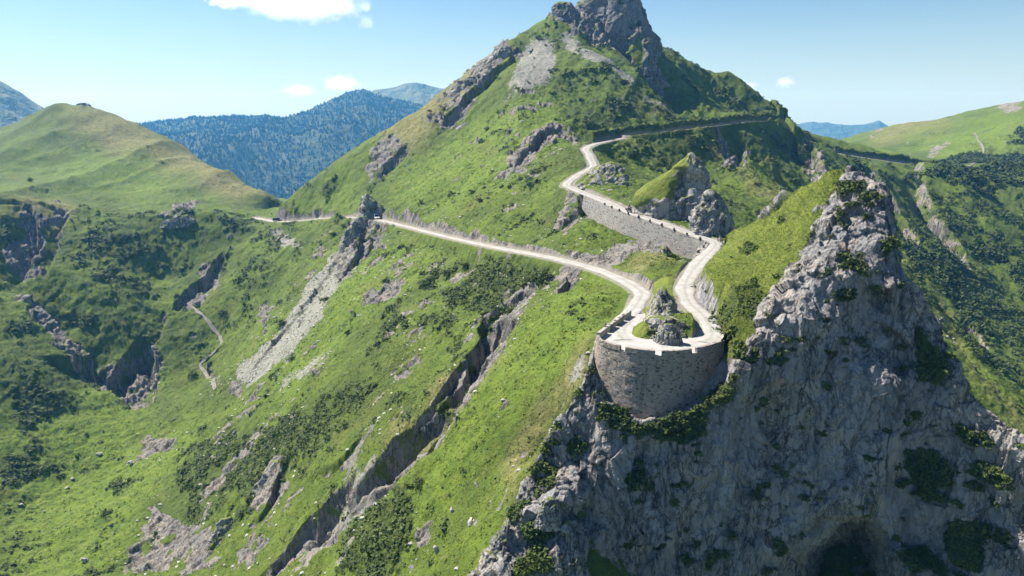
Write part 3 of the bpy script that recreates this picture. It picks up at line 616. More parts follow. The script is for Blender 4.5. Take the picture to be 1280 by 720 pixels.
tc_ = nt.nodes.new('ShaderNodeTexCoord'); sx_ = nt.nodes.new('ShaderNodeSeparateXYZ'); nt.links.new(tc_.outputs['Generated'], sx_.inputs[0]); mr_ = nt.nodes.new('ShaderNodeMapRange'); mr_.interpolation_type = 'SMOOTHSTEP'
mr_.inputs[1].default_value = -.02; mr_.inputs[2].default_value = .17; mr_.inputs[3].default_value = .62; mr_.inputs[4].default_value = 0; nt.links.new(sx_.outputs[2], mr_.inputs[0])      # pale air along the horizon
hz_ = nt.nodes.new('ShaderNodeMix'); hz_.data_type = 'RGBA'; hz_.inputs[7].default_value = (6.6, 8.0, 8.8, 1); nt.links.new(mr_.outputs[0], hz_.inputs[0]); nt.links.new(tn.outputs[2], hz_.inputs[6]); nt.links.new(hz_.outputs[2], bg.inputs[0]); bg.inputs[1].default_value = .05
SC.view_settings.view_transform = 'Standard'; SC.view_settings.look = 'None'; SC.view_settings.exposure = 1.12; SC.view_settings.gamma = 1
# ---------------------------------------------------------------- setting
ter = link('terrain', mesh_np('terrain', XYZ, grid_faces(nr, na), True, {'cover': np.stack([ROCK, SHRUB, DRY, BRIGHT], -1), 'cover2': np.stack([SCREE, HEATH_AND_SHADE, ROADM, ROADM], -1)}), M_GROUND, kind='structure')
crag = link('cliff', mesh_np('cliff', CO, grid_faces(*CO.shape[:2]), True, {'cover': np.stack([CG, CS, CG*0, CG], -1)}), M_CRAG, kind='structure')
def ribbon(ln, hw, seed, dz=0.):
    """road surface across a centre line, edges a little uneven"""
    ln = np.array(ln); t = np.gradient(ln, axis=0); t[:, 2] = 0; t /= np.linalg.norm(t, axis=1, keepdims=True)+1e-9
    nrm = np.stack([-t[:, 1], t[:, 0], t[:, 2]*0], -1); s = np.linspace(-1, 1, 9); k = np.arange(len(ln))
    e = [vnoise(np.stack([k*.31+seed+50*i, k*0, k*0], -1))*.28 for i in (0, 1)]
    hw = (hw*(1-.22*sstep(178, 215, np.hypot(ln[:, 0], ln[:, 1]))))[:, None]
    w = hw+np.where(s[None] > 0, e[0][:, None], e[1][:, None])
    co = ln[:, None]+nrm[:, None]*(s[None]*w)[..., None]; co[..., 2] += dz+.06*(1-s[None]**2)-.10*(np.abs(s[None]) > .99)
    return co
for i, (ln, hw) in enumerate(ROADS):
    co_ = ribbon(ln, hw, i*9.); link('road', mesh_np('road', co_, grid_faces(*co_.shape[:2])[:, ::-1], True, {'across': np.repeat(np.abs(np.linspace(-1, 1, 9))[None, :, None], len(co_), 0)*np.ones(4)}), M_ROAD, kind='structure')
EDGE = [(786,394),(764,410),(745,424),(751,431),(775,438),(800,442.5),(825,444.5),(850,443.5),(875,440),(905,431),(906,418),(900,404),(886,392),(874,384)]
ed = np.array([Pz(a, b, TZ) for a, b in EDGE]); 
FRONT = crom(ed[2:10], .5)
import bmesh
def poly_sheet(name, pts, z, mat, **props):
    bm = bmesh.new(); f = bm.faces.new([bm.verts.new((p[0], p[1], z)) for p in pts]); bmesh.ops.triangulate(bm, faces=[f])
    for f in bm.faces:
        if f.normal.z < 0: f.normal_flip()
    me = bpy.data.meshes.new(name); bm.to_mesh(me); bm.free(); at_ = me.attributes.new('across', 'FLOAT_COLOR', 'POINT'); at_.data.foreach_set('color', np.full(len(me.vertices)*4, .45, np.float32)); return link(name, me, mat, **props)
poly_sheet('road', ed, TZ-.012, M_ROAD, kind='structure')
# ---------------------------------------------------------------- far country
def far_hill(sky, R, Rn, zn, mat, seed, rough=1., na_=420, ns=150, name='mountain', back=1.25):
    sky = np.array(sky, float); px = np.linspace(sky[0, 0], sky[-1, 0], na_); py = np.interp(px, sky[:, 0], sky[:, 1])+vnoise(np.stack([px/9, px*0+seed, px*0], -1))*.8
    a, e = ray(px, py); zc = R*e; s = np.linspace(0, back, ns)[:, None]
    r = Rn+(R-Rn)*s; rr = np.repeat(r, na_, 1); X_ = rr*np.sin(a); Y_ = rr*np.cos(a)
    z = np.where(s <= 1, zn+(zc-zn)*np.clip(s, 0, 1)**.92, zc-(s-1)*(R-Rn)*.5)
    p = np.stack([X_, Y_, z*.5], -1); wl = R*.16
    f = (fbm(p, wl, 5, ridged=True, off=seed)-.1)*wl*.16*rough*np.clip((1-np.clip(s, 0, 1))*4, 0, 1)
    co_ = np.stack([X_, Y_, z+f], -1)
    o = link(name, mesh_np(name, co_, grid_faces(ns, na_)), mat, kind='structure'); return co_
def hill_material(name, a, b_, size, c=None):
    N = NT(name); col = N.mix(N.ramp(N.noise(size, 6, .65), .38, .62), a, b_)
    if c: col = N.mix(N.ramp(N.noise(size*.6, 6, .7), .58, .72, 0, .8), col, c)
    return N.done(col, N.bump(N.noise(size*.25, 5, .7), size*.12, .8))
M_FOREST = hill_material('forest_floor', (.030,.045,.018), (.050,.066,.026), 260, (.16,.15,.12)); M_FAR = hill_material('far_meadow', (.085,.105,.045), (.13,.14,.07), 500, (.25,.24,.22)); M_HAZE_BLUE = hill_material('far_ridge', (.030,.048,.05), (.05,.068,.065), 1200)  # far ridge: blue of the haze mixed into its own colour
FORW = far_hill([(120,176),(150,166),(170,156),(200,151),(240,147),(300,144.5),(335,143.5),(360,148),(385,138),(410,126),(440,113),(456,111),(480,121),(520,128),(620,133)], 2600, 1250, -235, M_FOREST, 3.)
far_hill([(400,135),(440,122),(470,112.5),(495,108),(508,103.5),(520,102),(533,106),(552,110),(640,125)], 3100, 2700, -150, M_FAR, 8.)
far_hill([(-120,50),(-60,70),(0,101),(22,113),(45,129),(80,150),(120,180)], 2000, 1200, -160, M_FAR, 12.)
far_hill([(930,163),(985,160),(1015,154),(1040,156.5),(1062,158),(1080,155),(1099,151),(1111,157.5),(1126,156),(1150,164),(1220,170)], 5000, 4300, -250, M_HAZE_BLUE, 21., .6)
def disc(name, R, z, mat, n=96):
    t = np.linspace(0, 2*np.pi, n, endpoint=False); co_ = np.vstack([[0, 0, z], np.stack([R*np.cos(t), R*np.sin(t), t*0+z], -1)])
    f = np.array([[0, 1+i, 1+(i+1) % n] for i in range(n)]); return link(name, mesh_np(name, co_, f, False), mat, kind='structure')
disc('ground', 5350, -420., M_FAR)
def boxmesh(name, lo, hi):
    x0, y0, z0 = lo; x1, y1, z1 = hi
    v_ = [(x0,y0,z0),(x1,y0,z0),(x1,y1,z0),(x0,y1,z0),(x0,y0,z1),(x1,y0,z1),(x1,y1,z1),(x0,y1,z1)]
    return mesh_np(name, v_, np.array([(0,3,2,1),(4,5,6,7),(0,1,5,4),(1,2,6,5),(2,3,7,6),(3,0,4,7)]), False)
mh = bpy.data.materials.new('air'); mh.use_nodes = True; mh.node_tree.nodes.clear()
ho = mh.node_tree.nodes.new('ShaderNodeOutputMaterial'); hv = mh.node_tree.nodes.new('ShaderNodeVolumePrincipled'); mh.node_tree.links.new(hv.outputs[0], ho.inputs['Volume'])
hv.inputs['Color'].default_value = (.13, .47, 1, 1); hv.inputs['Absorption Color'].default_value = (1, 1, 1, 1); hv.inputs['Density'].default_value = 1.7e-4; hv.inputs['Anisotropy'].default_value = .3
link('haze', boxmesh('haze', (-5500, -5500, -421), (5500, 5500, 140)), mh, kind='stuff')

# ---------------------------------------------------------------- rocks that stand up out of the ground
M_ROCKS = crag_material(1.15); M_ROCKS.name = 'outcrop_rock'
def thing(o, label, cat, group=None):
    o['label'] = label; o['category'] = cat
    if group: o['group'] = group
    return o
def loft_rock(name, levels, r, depth, label, cat='rock', grass=None, seed=1., lean=0., amp=1., nl=90, ns=150, fine=1.):
    """closed boulder or pinnacle: rings of its true width at each level, broken by fracture planes"""
    lv = np.array(levels, float); order = np.argsort(-lv[:, 0]); lv = lv[order]
    py = np.concatenate([np.linspace(lv[0, 0], lv[-1, 0], nl)]); pl = np.interp(-py, -lv[:, 0], lv[:, 1]); pr = np.interp(-py, -lv[:, 0], lv[:, 2])
    cx_ = (pl+pr)/2; rr = r+lean*np.linspace(0, 1, nl); c = P(cx_, py, rr); hw = (pr-pl)/2/F*rr*1.02
    tp = np.linspace(0, 1, nl); th = np.linspace(0, 2*np.pi, ns, endpoint=False)
    hd = depth*np.interp(tp, [0, .5, 1], [1, .8, .25]); hd = np.minimum(hd, hw*2.2)
    az = math.atan2(c[0, 0], c[0, 1]); R_ = np.array([math.cos(az), -math.sin(az), 0]); Fw = np.array([math.sin(az), math.cos(az), 0])
    ct, st = np.cos(th), np.sin(th); sq = (np.abs(ct)**3+np.abs(st)**3)**(-1/3.)*.94
    off = (ct*sq)[None, :, None]*hw[:, None, None]*R_+(st*sq)[None, :, None]*hd[:, None, None]*Fw
    co_ = c[:, None]+off; size = (pr-pl).max()/F*r
    n_ = off/(np.linalg.norm(off, axis=-1, keepdims=True)+1e-6)+np.array([0, 0, .35]); k = size*.5*amp
    p = co_+seed*31.; fr = sstep(0, .12, 1-tp)[:, None]*.75+.25
    d = facets(p, max(.6, size*.30), int(seed), (1, 1, 1.5))*.20*k+facets(p, max(.3, size*.13), int(seed)+3, (1, 1, 1.4))*.10*k*fine+facets(p, max(.15, size*.05), int(seed)+5)*.04*k*fine+fbm(p, size*.6, 3)*.12*k
    if grass:
        bx, by = proj(co_[..., 0], co_[..., 1], co_[..., 2]); gm_ = np.zeros(d.shape, np.float32)
        for poly in grass: gm_ = np.maximum(gm_, inpoly(bx, by, poly))
        d = d*(1-.85*blur(gm_, 2))
    co_ = co_+n_*(d*fr)[..., None]
    topc = co_[-1].mean(0)+np.array([0, 0, size*.01]); flat = np.vstack([co_.reshape(-1, 3), topc])
    i = np.arange(nl*ns).reshape(nl, ns); j = np.roll(i, -1, 1)
    q = np.stack([i[:-1], j[:-1], j[1:], i[1:]], -1).reshape(-1, 4); cap = np.stack([i[-1], j[-1], np.full(ns, nl*ns), np.full(ns, nl*ns)], -1)
    # vertices of the cap become triangles
    me = bpy.data.meshes.new(name); me.from_pydata(flat.tolist(), [], q.tolist()+cap[:, :3].tolist()); me.polygons.foreach_set('use_smooth', np.full(len(me.polygons), True))
    a = np.zeros((len(flat), 4), np.float32); nn = np.zeros(len(flat)*3, np.float32); me.vertices.foreach_get('normal', nn); nn = nn.reshape(-1, 3)
    g_ = fbm(flat, max(.5, size*.12), 3, off=seed); 
    a[:, 0] = sstep(.84, .98, nn[:, 2]+g_*.45) if 'mound' in label else sstep(.72, .90, nn[:, 2]+g_*.45)
    if grass:
        x_, y_ = proj(flat[:, 0], flat[:, 1], flat[:, 2]); w_ = fbm(flat, max(.8, size*.1), 3)*max(2., size/r*F*.10)
        for poly in grass: a[:, 0] = np.maximum(a[:, 0], inpoly(x_+w_, y_+w_, poly))
    a[:, 1] = (g_ > .48)*.9*(a[:, 0] < .5)
    at_ = me.attributes.new('cover', 'FLOAT_COLOR', 'POINT'); at_.data.foreach_set('color', a.ravel())
    # origin at the base
    o0 = c[0]; 
    v_ = np.zeros(len(flat)*3, np.float32); me.vertices.foreach_get('co', v_); v_ = v_.reshape(-1, 3)-o0.astype(np.float32); me.vertices.foreach_set('co', v_.ravel()); me.update()
    o = link(name, me, M_ROCKS); o.location = o0; return thing(o, label, cat)
loft_rock('rock_outcrop', [(440,784,856),(430,784,856),(420,787,854),(411,793,852),(403,801,848),(397,812,842)], 101, 4.6, 'low grassy mound with a rocky right side inside the hairpin bend', 'mound', [[(780,445),(806,445),(812,418),(808,400),(785,400)]], 2., 1., 1.25)
loft_rock('rock_outcrop', [(424,802,852),(412,804,851),(399,808,849),(388,812,846),(377,817,842),(368,822,838),(360,827,833)], 108, 4.2, 'jagged grey rock ridge at the back of the hairpin island', 'rock', [[(795,430),(815,430),(818,398),(806,398)]], 3., 3., .9)
loft_rock('boulder', [(438,820,852),(428,818,853),(418,820,852),(410,825,848),(405,831,842)], 97.5, 1.5, 'pale knobbly boulder at the front of the hairpin island, beside the road', 'boulder', None, 4.)
loft_rock('rock_outcrop', [(256,724,780),(244,722,786),(232,728,784),(222,738,782),(212,745,779),(206,754,774),(203,760,768)], 196, 6.5, 'rugged dark grey rock knoll where the upper road bends round it', 'rock', [[(720,232),(735,228),(738,214),(725,214)]], 5., 6.)
loft_rock('rock_pinnacle', [(300,806,884),(285,796,888),(268,790,890),(255,790,891),(244,793,890),(232,806,888),(220,824,884),(210,840,879),(202,851,874),(196,858,869),(191,862,866)], 167.5, 6.5, 'tall pointed rock pinnacle with a grass flank beside the upper road', 'rock pinnacle',
          [[(780,257),(800,258),(830,251),(838,245),(842,230),(852,212),(862,196),(860,186),(800,220)]], 7., 3.)
loft_rock('rock_tower', [(305,866,914),(292,866,914),(278,868,913),(264,870,909),(252,873,904),(243,879,898),(237,885,893)], 156, 3.2, 'blunt grey rock tower at the right foot of the grassy pinnacle', 'rock', None, 8., 2.)
loft_rock('summit_crag', [(128,800,846),(100,776,830),(84,758,820),(68,736,818),(52,722,815),(40,712,806),(28,706,801),(16,708,799),(4,718,798),(-6,734,796),(-14,744,786)], 391, 15., 'massive grey rock crag crowning the summit of the main peak', 'crag', None, 9., 6., 1., 150, 260, .45)
loft_rock('summit_crag', [(46,682,726),(32,684,724),(20,688,720),(10,692,716),(3,698,712)], 387, 8., 'smaller rock knob left of the summit crag on the skyline', 'crag', None, 11., 2.)
loft_rock('rock_buttress', [(112,788,826),(92,784,822),(74,783,819),(58,785,815),(44,788,808),(34,792,803)], 380, 8., 'rock buttress with a grass ledge below the right end of the summit crag', 'crag', [[(783,62),(800,40),(806,70),(800,90)]], 12., 6.)
loft_rock('rock_outcrop', [(112,590,620),(100,594,628),(88,598,633),(76,608,635),(66,620,634),(60,626,632)], 358, 5., 'dark rock lobe high on the left shoulder of the peak', 'rock', None, 13., 3.)
loft_rock('rock_outcrop', [(160,540,566),(148,543,578),(134,550,590),(120,558,600),(106,572,606),(96,584,604)], 349, 5., 'slabby grey cliff on the left skyline of the peak, below the dark lobe', 'rock', None, 14., 4.)
loft_rock('rock_outcrop', [(284,442,496),(274,446,492),(264,450,484),(255,453,472),(247,455,464),(242,457,460)], 290, 5., 'sharp grey rock point behind the white van at the lower road', 'rock', None, 15., 3.)
loft_rock('rock_outcrop', [(322,424,438),(308,426,446),(296,429,452),(284,436,455),(275,443,455),(271,447,452)], 268, 4., 'dark rock tooth just below the lower road near the white van', 'rock', None, 16., 2.)
loft_rock('rock_outcrop', [(284,206,243),(277,208,240),(272,213,234),(269,219,228)], 359, 2.5, 'low rock hump on the green crest of the pass, left of the dark car', 'rock', None, 17., 2.)
loft_rock('rock_pillar', [(166,888,902),(156,890,902),(148,892,902),(140,893,900)], 372, 2.5, 'small dark rock pillar standing at the edge of the high road', 'rock', None, 18., 1.)
loft_rock('rock_outcrop', [(136,96,112),(131,98,110),(128.5,101,107)], 612, 4., 'small dark rock on top of the rounded green hill', 'rock', None, 19., 2.)
loft_rock('boulder', [(656,668,704),(644,670,703),(632,674,700),(623,680,694)], 81.4, 1.6, 'pale squared boulder perched on the cliff edge below the bastion', 'boulder', None, 20.)
loft_rock('rock_spike', [(736,586,650),(716,592,648),(696,602,646),(680,612,642),(664,624,638),(655,630,635)], 81.2, 2.2, 'pale jagged rock spike at the lower edge of the cliff, left of the boulder', 'rock', None, 22., 1.5)
loft_rock('rock_spike', [(740,676,742),(716,682,738),(694,690,730),(676,698,722),(660,704,716),(652,708,712)], 79.2, 2.2, 'grey jagged rock spike right of the perched boulder at the cliff foot', 'rock', None, 23., 1.5)
loft_rock('rock_outcrop', [(650,308,332),(630,310,352),(612,316,358),(596,326,360),(582,336,358),(576,342,354)], 158, 2.4, 'dark cracked rock face in the shrubs of the lower slope', 'rock', None, 24., 4.)
loft_rock('rock_outcrop', [(694,258,272),(676,262,284),(660,268,292),(648,276,290)], 158, 1.6, 'narrow leaning dark rock low on the shrub slope', 'rock', None, 25., 3.)
loft_rock('rock_outcrop', [(316,1236,1288),(300,1240,1284),(292,1250,1276)], 430, 4., 'small pale rock among the bushes at the far right edge', 'rock', None, 26., 2.) if False else None

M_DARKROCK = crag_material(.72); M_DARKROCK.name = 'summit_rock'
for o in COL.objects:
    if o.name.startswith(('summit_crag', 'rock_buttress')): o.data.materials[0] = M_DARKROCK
# ---------------------------------------------------------------- the bastion of the hairpin
def strip_wall(name, path, z0, z1, mat, parent, batter=.0, thick=.55, nh=24, rough=.05, base=None):
    """closed masonry strip along a plan path; outer side to the right of the path, leaning back by `batter`"""
    p = np.array(path)[:, :2]; t = np.gradient(p, axis=0); t /= np.linalg.norm(t, axis=1, keepdims=True)+1e-9; n = np.stack([t[:, 1], -t[:, 0]], -1); m = len(p)
    z0 = np.broadcast_to(z0, m).astype(float); z1 = np.broadcast_to(z1, m).astype(float); ring = []
    for v_ in np.linspace(0, 1, nh):
        z = z0+(z1-z0)*v_; o_ = n*((z1-z)*batter)[:, None]; q = p+o_; q = np.column_stack([q, z])
        q[:, :2] += n*(fbm(q, .8, 3)*rough)[:, None]; ring.append(q)
    ring.append(np.column_stack([p-n*thick, z1])); ring.append(np.column_stack([p-n*thick, z0]))
    g = np.array(ring); k = len(ring); f = grid_faces(k, m)[:, ::-1].tolist(); i = np.arange(k*m).reshape(k, m)
    f.append(i[:, 0].tolist()[::-1]); f.append(i[:, -1].tolist()); f += [[int(i[-1, a]), int(i[-1, a+1]), int(i[0, a+1]), int(i[0, a])] for a in range(m-1)]
    me = bpy.data.meshes.new(name); me.from_pydata(g.reshape(-1, 3).tolist(), [], f); bm = bmesh.new(); bm.from_mesh(me); bmesh.ops.recalc_face_normals(bm, faces=bm.faces); bm.to_mesh(me); bm.free()
    return link(name, me, mat, parent)
def empty(name, loc, rz=0.):
    o = bpy.data.objects.new(name, None); COL.objects.link(o); o.location = loc; o.rotation_euler = (0, 0, rz); o.empty_display_size = .3; return o
def keep(o, root):
    o.parent = root; o.matrix_parent_inverse = Matrix.Translation(root.location).inverted() if root.rotation_euler.z == 0 else root.matrix_basis.inverted(); return o
WING = crom(ed[:3], .5)
ring_path = np.vstack([WING[:-1], FRONT]); cum = np.concatenate([[0], np.cumsum(np.linalg.norm(np.diff(ring_path[:, :2], axis=0), axis=1))])
def sub(path, a, b, n=None):
    L_ = np.concatenate([[0], np.cumsum(np.linalg.norm(np.diff(path[:, :2], axis=0), axis=1))]); s_ = np.linspace(a, b, n or max(3, int((b-a)/.35)))
    return np.stack([np.interp(s_, L_, path[:, k]) for k in range(3)], -1)
bast = empty('stone_bastion', (float(FRONT[:, 0].mean()), float(FRONT[:, 1].mean()), TZ))
thing(bast, 'curved stone bastion wall holding up the hairpin bend on the cliff', 'retaining wall')
fx, _ = proj(FRONT[:, 0], FRONT[:, 1], FRONT[:, 2]); LF = np.concatenate([[0], np.cumsum(np.linalg.norm(np.diff(FRONT[:, :2], axis=0), axis=1))])
keep(strip_wall('wall', sub(ring_path, 0, cum[-1]), np.interp(np.linspace(0, 1, len(sub(ring_path, 0, cum[-1]))), [0, .25, .34, .5, .6, 1], [-33, -35, -39, -44, -45, -43]), TZ-.02, M_STONE, bast, .115, .6, 50, .10), bast)
gaps = [float(np.interp(g_, fx, LF)) for g_ in (778, 823, 868)]
cuts = [0]+[v_ for g_ in gaps for v_ in (g_-.42, g_+.42)]+[LF[-1]]
for k in range(0, len(cuts), 2): keep(strip_wall('parapet', sub(FRONT, cuts[k], cuts[k+1]), TZ-.02, TZ+.62, M_STONE, bast, .115, .42, 6, .03), bast)
LW = np.linalg.norm(np.diff(WING[:, :2], axis=0), axis=1).sum(); nW = 4
for k in range(nW): keep(strip_wall('parapet', sub(WING, LW*k/nW+.25, LW*(k+1)/nW-.25), TZ-.02, TZ+.95, M_COPE, bast, .05, .5, 5, .03), bast)
# the retaining wall of the upper road, its guard stones
def edge_path(ln, off, i0, i1):
    t = np.gradient(ln, axis=0); t[:, 2] = 0; t /= np.linalg.norm(t, axis=1, keepdims=True); return ln[i0:i1]+np.stack([-t[i0:i1, 1], t[i0:i1, 0], t[i0:i1, 2]*0], -1)*off
ux, uy = proj(R_UP[:, 0], R_UP[:, 1], R_UP[:, 2])
first = lambda m: int(np.nonzero(m)[0][0])
iA, iB = first((R_UP[:, 1] > 136) & (ux > 870)), first((ux < 738) & (R_UP[:, 1] > 165))
ep = edge_path(R_UP, 1.95, iA, iB)
ep2 = ep[::-1]
rw = empty('retaining_wall', tuple(ep2.mean(0))); thing(rw, 'long pale masonry retaining wall under the outer edge of the upper road', 'retaining wall')
d_, = [np.interp(np.linspace(0, 1, len(ep2)), [0, .1, .3, .6, .85, 1], [3.2, 5, 5.2, 5., 4.2, 2.6])]
M_PALE = stone_material('pale_masonry', (.26,.245,.225), (.34,.325,.30), (.34, .2), bump=.05)
keep(strip_wall('wall', ep2, ep2[:, 2]-d_, ep2[:, 2]+.02, M_PALE, rw, .14, .5, 20, .08), rw)
gs = None
M_DARKSTONE = plain('dark_guard_stone', (.10,.095,.09), .9)
def lump(name, r_, seed, sq=(1, 1, 1), sub_=3, amp=.25):
    bm = bmesh.new(); bmesh.ops.create_icosphere(bm, subdivisions=sub_, radius=1.); p = np.array([v_.co[:] for v_ in bm.verts]); d = facets(p+seed*7, .8, int(seed))*amp+fbm(p+seed, .9, 3)*amp*.5
    for v_, k in zip(bm.verts, d): v_.co = Vector((v_.co.x*sq[0], v_.co.y*sq[1], v_.co.z*sq[2]))*(1+float(k))*r_
    me = bpy.data.meshes.new(name); bm.to_mesh(me); bm.free(); me.polygons.foreach_set('use_smooth', np.full(len(me.polygons), False)); return me
gsm = lump('guard_stone', .27, 3., (1, .8, 1.25))
for k in range(12):
    q = sub(ep, 1.5+k*3.6, 1.6+k*3.6, 2)[0]
    o = link('guard_stone', gsm, M_DARKSTONE if k == 0 else None); o.location = (q[0], q[1], q[2]+.25); o.rotation_euler = (0, 0, k*1.3); o.scale = (1, 1, .85+.3*random.random())
    thing(o, 'small dark guard stone on the outer edge of the upper road, above the long wall', 'guard stone', 'guard stones along the outer edge of the upper road')
# ---------------------------------------------------------------- finding places on the finished ground
PX, PY = proj(X, Y, Z); VIS = visible(Z, .006)
_m = VIS & (PX > -20) & (PX < 1300) & (PY > 0) & (PY < 740); _ii = np.nonzero(_m); PIX = np.full((760, 1340), -1, np.int64)
PIX[np.clip(PY[_ii], 0, 759).astype(int), (PX[_ii]+20).astype(int)] = np.arange(len(_ii[0]))
def spot(px, py, rmax=6):
    for k in range(0, rmax):
        w_ = PIX[max(0, int(py)-k):int(py)+k+1, int(px)+20-k:int(px)+21+k]; g_ = w_[w_ >= 0]
        if len(g_): j = int(g_[0]); return XYZ[_ii[0][j], _ii[1][j]].astype(float)
    return None
def leaf_material(name, a, b_, size=6.):
    N = NT(name, .75); c = N.mix(N.ramp(N.noise(size, 4, .6), .36, .64), a, b_); c = N.mix(N.ramp(N.noise(.5, 3, .6), .45, .7, 0, .5), c, tuple(v*1.45 for v in b_)); return N.done(c)
M_LEAF = leaf_material('shrub_leaves', (.038,.060,.014), (.080,.106,.024)); M_TREE = leaf_material('tree_leaves', (.030,.050,.015), (.070,.095,.026), 14.); M_PINE = leaf_material('conifer', (.010,.020,.012), (.020,.032,.016), 120.)
M_BLADE = leaf_material('grass_blades', (.085,.12,.013), (.14,.17,.026), 5.)
M_TUSS = leaf_material('tussock_blades', (.052,.082,.014), (.110,.148,.024), 3.)
def clumps(p, s, k, flat=.7, leaf=.45, seed=0, up=.35):
    """p: places, s: radii, k leaves each: small quads spread through the volume of every clump"""
    g = np.random.default_rng(seed); n = len(p); d = g.normal(size=(n, k, 3)); d /= np.linalg.norm(d, axis=-1, keepdims=True); d[..., 2] = np.abs(d[..., 2])*1.1-.12
    lob = 1+.35*np.sin(d[..., 0]*3.1+g.random((n, 1))*6)*np.cos(d[..., 1]*2.7+g.random((n, 1))*6)
    rad = (g.random((n, k, 1))**.45)*lob[..., None]*s[:, None, None]; c = p[:, None]+d*rad*np.array([1, 1, flat]); c = c.reshape(-1, 3); ss = np.repeat(s, k)[:, None]*leaf*(.6+.8*g.random((n*k, 1)))
    nn = d.reshape(-1, 3)*.7+g.normal(size=(n*k, 3))*.55+np.array([0, 0, up]); nn /= np.linalg.norm(nn, axis=1, keepdims=True)
    a = np.cross(nn, g.normal(size=(n*k, 3))); a /= np.linalg.norm(a, axis=1, keepdims=True)+1e-9; b = np.cross(nn, a)
    co_ = np.stack([c-a*ss, c-b*ss*.55, c+a*ss, c+b*ss*.55], 1); return co_.reshape(-1, 3), np.arange(n*k*4).reshape(-1, 4)
def scatter(mask, n, seed):
    i, j = np.nonzero(mask > 0); w_ = mask[i, j]*RR[i, 0]**2*np.gradient(GL)[i]; w_ = w_/w_.sum(); k = np.random.default_rng(seed).choice(len(i), n, p=w_); return XYZ[i[k], j[k]].astype(float)
g_ = np.random.default_rng(5)
infr = VIS & (PX > -40) & (PX < 1320) & (PY > -20) & (PY < 760) & (ROADD > 3.2)
wood_n = fbm(XYZ, 42., 3, off=77.)
wood = np.maximum(paint([[(1055,205),(1100,214),(1200,226),(1290,236),(1290,500),(1240,450),(1190,390),(1140,330),(1110,280)],[(1120,248),(1190,200),(1290,165),(1290,222),(1200,214)],[(0,262),(40,262),(60,330),(30,372),(0,360)]], 6, 20), 0)*sstep(-.06, .16, wood_n)*(RR > 300)
p = scatter(wood*infr*(ROADD > 8), 2600, 1); s = .9+1.9*g_.random(len(p))**2; co_, f = clumps(p+np.array([0, 0, .5]), s, 46, .95, .30, 2, .6); link('woodland', mesh_np('woodland', co_, f, False), M_TREE, kind='stuff')
hm = HEATH_AND_SHADE**1.5*(ROCK < .3)*infr
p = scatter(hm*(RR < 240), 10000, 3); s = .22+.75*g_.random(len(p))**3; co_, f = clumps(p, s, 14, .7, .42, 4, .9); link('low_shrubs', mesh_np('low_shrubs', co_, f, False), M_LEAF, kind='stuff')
p = scatter(hm*(RR >= 240)*(RR < 470)*((RR < 385) | (X > 0)), 7000, 6); s = .5+.9*g_.random(len(p))**2; co_, f = clumps(p, s, 10, .6, .45, 7, 1.); link('heath', mesh_np('heath', co_, f, False), M_LEAF, kind='stuff')  # heath, and clumps that paint the shade of the high road's cut wall
gm = (1-HEATH_AND_SHADE)*(ROCK < .25)*(SCREE < .3)*infr*sstep(-.5, .3, fbm(XYZ, 3., 3, off=90.))
p = scatter(gm*(RR < 170), 42000, 8); s = .12+.14*g_.random(len(p)); co_, f = clumps(p, s, 4, .9, .5, 9, 1.5); link('grass', mesh_np('grass', co_, f, False), M_BLADE, kind='stuff')
p = scatter(infr*(ROCK < .35)*(RR < 330)*(.25+sstep(-.2, .4, fbm(XYZ, 4., 3, off=93.))), 52000, 18); s = .14+.34*g_.random(len(p))**3; co_, f = clumps(p, s, 9, .75, .42, 19, .6); link('tussocks', mesh_np('tussocks', co_, f, False), M_TUSS, kind='stuff')
# juniper and grass on the crag; lower-right clumps darken the shaded face
def on_crag(mask, n, seed):
    v_ = (cpy < 760)*mask; i, j = np.nonzero(v_ > .4); k = np.random.default_rng(seed).choice(len(i), n); return CO[i[k], j[k]].astype(float)
p = on_crag(CS*(1-kill), 5200, 3); s = .25+.35*g_.random(len(p)); co_, f = clumps(p, s, 14, .8, .42, 14); link('ledge_juniper_and_shade', mesh_np('ledge_juniper_and_shade', co_, f, False), M_LEAF, kind='stuff')
p = on_crag(CG*(1-kill), 26000, 5); s = .10+.12*g_.random(len(p)); co_, f = clumps(p, s, 4, .9, .5, 15, 1.5); link('grass', mesh_np('grass', co_, f, False), M_BLADE, kind='stuff')
# the conifers of the far forest
i = g_.integers(0, 148, 26000); j = g_.integers(0, FORW.shape[1], 26000); ok = (i < 118) & (fbm(FORW[i, j], 260., 3, off=3.) > -.16-.25*g_.random(26000)); b = FORW[i[ok], j[ok]].astype(float); b[:, :2] += g_.normal(size=(len(b), 2))*6
h = 4+6*g_.random(len(b)); w_ = h*.36; m = 5; t = np.linspace(0, 2*np.pi, m, endpoint=False)
ringv = b[:, None]+np.stack([np.cos(t), np.sin(t), t*0], -1)[None]*w_[:, None, None]-np.array([0, 0, 1.]); vv = np.concatenate([ringv, (b+np.stack([h*0, h*0, h], -1))[:, None]], 1)
f = np.stack([np.stack([np.arange(len(b))*(m+1)+q, np.arange(len(b))*(m+1)+(q+1) % m, np.arange(len(b))*(m+1)+m], -1) for q in range(m)], 1).reshape(-1, 3)
link('conifer_forest', mesh_np('conifer_forest', vv.reshape(-1, 3), f, False), M_PINE, kind='stuff')

